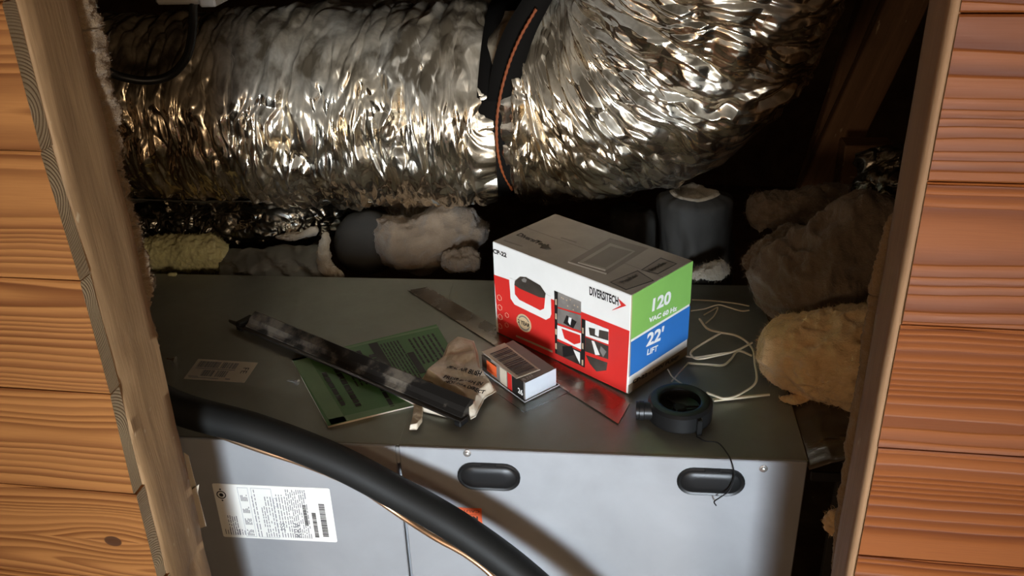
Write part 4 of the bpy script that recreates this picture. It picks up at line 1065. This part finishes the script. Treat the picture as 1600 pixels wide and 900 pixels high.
def cq(s, t):
    a = (cardp[0][0]*(1-s)+cardp[1][0]*s, cardp[0][1]*(1-s)+cardp[1][1]*s); b = (cardp[3][0]*(1-s)+cardp[2][0]*s, cardp[3][1]*(1-s)+cardp[2][1]*s)
    return (a[0]*(1-t)+b[0]*t, a[1]*(1-t)+b[1]*t)
pol = []; x = .14
while x < .95: t_ = R_.choice((.008, .016, .03)); pol.append([cq(x, .14), cq(x+t_, .14), cq(x+t_, .92), cq(x, .92)]); x += t_+R_.choice((.012, .02))
flats('barcode', CF, pol, M['ink'], cp, .0008)
p = CF.inv(824, 593); q_ = CF.inv(852, 580)
text('lettering', '0 123', CF, p[0], p[1], .006, M['white'], bp, off=.0006, ang=math.degrees(math.atan2(q_[1]-p[1], q_[0]-p[0])))
# base flange, clear
fl_ = [G(773, 612, .002), G(819, 645, .002), G(890, 613, .002), G(852, 584, .002)]
m = MB(); m.prism(fl_, Z*.0012); m.build('clear_flange', M['clear'], bp)
m = MB(); g = [BB(-.004, -.003, .003), BB(Lb*1.02, -.003, .003), BB(Lb*1.02, Wb+.003, .003), BB(-.004, Wb+.003, .003)]
for i in range(4): m.tube([g[i], g[(i+1) % 4]], .0011, 6)
m.build('clear_rim', M['mirror_foil'], bp)

# ---- galvanised strip running under it
gs = [G(637, 455), G(668, 450), G(984, 632), G(966, 664)]
m = MB(); m.prism([p+Z*.0012 for p in gs], Z*.0012)
o = m.build('metal_strip', M['galv']); setp(o, 'long shiny metal strip lying flat in front of the pump box, under the blister pack', 'metal strip')

# ---- black blower
bc = G(1063, 650, .0); bc = V((bc.x, bc.y, 0)); 
bc = G(1062, 640, .012); bc.z = 0.0
R0 = .047; H0 = .030
bwr = root('blower_fan', bc, 'small round black plastic blower lying at the front right of the lid', 'fan')
m = MB(); m.lathe(bc, [(R0-.003, 0), (R0, .003), (R0, H0-.004), (R0-.004, H0), (R0-.013, H0+.001), (R0-.017, H0-.001), (R0-.018, H0-.012), (R0-.024, H0-.016), (.004, H0-.017)], Z, seg=56); m.build('housing', M['black_plastic'], bwr, smooth=True)
nd = V((-1, .12, 0)).normalized(); ns = V((nd.y, -nd.x, 0))
m = MB(); m.lathe(bc+nd*.030+Z*.015-ns*.010, [(.013, 0), (.013, .022), (.0145, .023), (.0145, .029), (.0135, .030), (.0135, .034), (.010, .034), (.010, .025)], nd, seg=28); m.build('outlet', M['black_plastic'], bwr, smooth=True)
m = MB(); m.lathe(bc+V((-.026, .030, .013)), [(.007, 0), (.007, .012), (.005, .014)], V((-.5, .85, 0)), seg=16); m.build('mounting_ear', M['black_plastic'], bwr, smooth=True)
m = MB(); m.box(bc+V((.016, -.052, .0)), V((.008, .002, 0)), V((0, .014, 0)), Z*.026, .001); m.build('clip', M['black_plastic'], bwr)
m = MB()
for k in range(3):
    a_ = k*2.094; m.tube([bc+V((math.cos(a_)*.006, math.sin(a_)*.006, H0-.0135)), bc+V((math.cos(a_)*.028, math.sin(a_)*.028, H0-.0135))], .0018, 6)
m.lathe(bc+Z*(H0-.017), [(.010, 0), (.010, .004), (.007, .005)], Z, seg=20); m.build('grille', M['black_matt'], bwr)
# its thin lead down the front panel
P = spline([G(1088, 682, .003), G(1102, 689, .003), G(1122, 692, .003), G(1136, 708, .003), G(1143, 722, .004), FP(1147, 738, DF-.012), FP(1146, 752, DF-.012), FP(1138, 768, DF-.013), FP(1124, 778, DF-.013), FP(1116, 784, DF-.012), FP(1119, 790, DF-.012)], 60)
m = MB(); m.tube([V(p) for p in P], .0010, 6); m.build('lead', M['black_plastic'], bwr, smooth=True)

# ---- cream wires
wr = root('cream_wire', G(1120, 540), 'tangled loops of thin cream wire between the pump box and the right pile', 'wire')
def z5(x, y): return (860+x/3.46, 440+y/3.46)
paths = [[(765, 98), (880, 104), (1000, 118), (1075, 132)], [(760, 158), (830, 148), (905, 126), (960, 138), (1030, 158), (1075, 155)],
 [(806, 202), (850, 255), (920, 275), (1000, 290), (1060, 325), (1095, 370), (1105, 440), (1112, 540), (1040, 600), (950, 632), (870, 610), (845, 600)],
 [(920, 278), (840, 325), (770, 370), (762, 398), (800, 418), (900, 400), (1000, 375), (1090, 330)], [(740, 440), (840, 447), (930, 452), (975, 420), (1015, 375), (1090, 400)],
 [(735, 405), (790, 408), (900, 392), (1010, 376)], [(745, 440), (690, 500), (655, 540)], [(636, 475), (660, 515), (720, 560)], [(830, 180), (865, 160), (905, 140), (885, 185), (840, 225)]]
for i, pa in enumerate(paths):
    P = spline([G(*z5(*p), .004+.0025*(i % 4)) for p in pa], 12*len(pa)); m = MB(); m.tube([V(p) for p in P], .0019 if i in (2, 3, 4) else .0013, 6); m.build('strand', M['wire'], wr, smooth=True)
# a flat pale stick beyond the blower
a_, b_ = G(*z5(880, 645), .003), G(*z5(1185, 615), .003)
m = MB(); d = (b_-a_).normalized(); s_ = Z.cross(d); m.prism([a_-s_*.003, a_+s_*.003, b_+s_*.0012, b_-s_*.0012], Z*.003); o = m.build('wire_offcut', M['wire']); setp(o, 'straight stripped cream wire end lying right of the blower', 'wire')

# ============================================================ REFRIGERANT LINES
pts = [(150, 560, 1.00), (265, 632, 1.00), (400, 672, .995), (520, 718, .99), (620, 770, .985), (700, 815, .975), (770, 862, .965), (830, 910, .955), (900, 975, .94), (960, 1040, .93)]
P = spline([WP(x, y, n-.004) for x, y, n in pts], 120)
m = MB(); m.tube([V(p) for p in P], .0232, 28); c = m.build('insulated_pipe', M['black_rubber'], None, smooth=True)
setp(c, 'thick black foam-insulated refrigerant pipe sloping down across the cabinet front', 'pipe')
pts = [(150, 600, 1.025), (300, 662, 1.022), (390, 697, 1.018), (480, 727, 1.016), (560, 762, 1.012), (630, 808, 1.005), (680, 840, .99), (730, 868, .98), (775, 905, .97), (820, 960, .96)]
P = spline([WP(x, y, n) for x, y, n in pts], 120)
m = MB(); m.tube([V(p) for p in P], .0046, 12); c = m.build('copper_pipe', M['copper'], None, smooth=True)
setp(c, 'thin bare copper pipe running just below the thick black pipe', 'pipe')
# paper scraps behind the left stud
for i, (pp_, lab_) in enumerate(((((287, 708), (294, 712), (322, 822), (312, 826)), 'narrow torn paper flap behind the lower left stud'), (((300, 765), (311, 757), (309, 772), (302, 776)), 'tiny curled paper tuft behind the lower left stud'))):
    m = MB(); m.prism([WP(x, y, .90-.004*i) for x, y in pp_], WN*.001); o = m.build('paper_scrap', M['label_tan']); setp(o, lab_, 'paper')
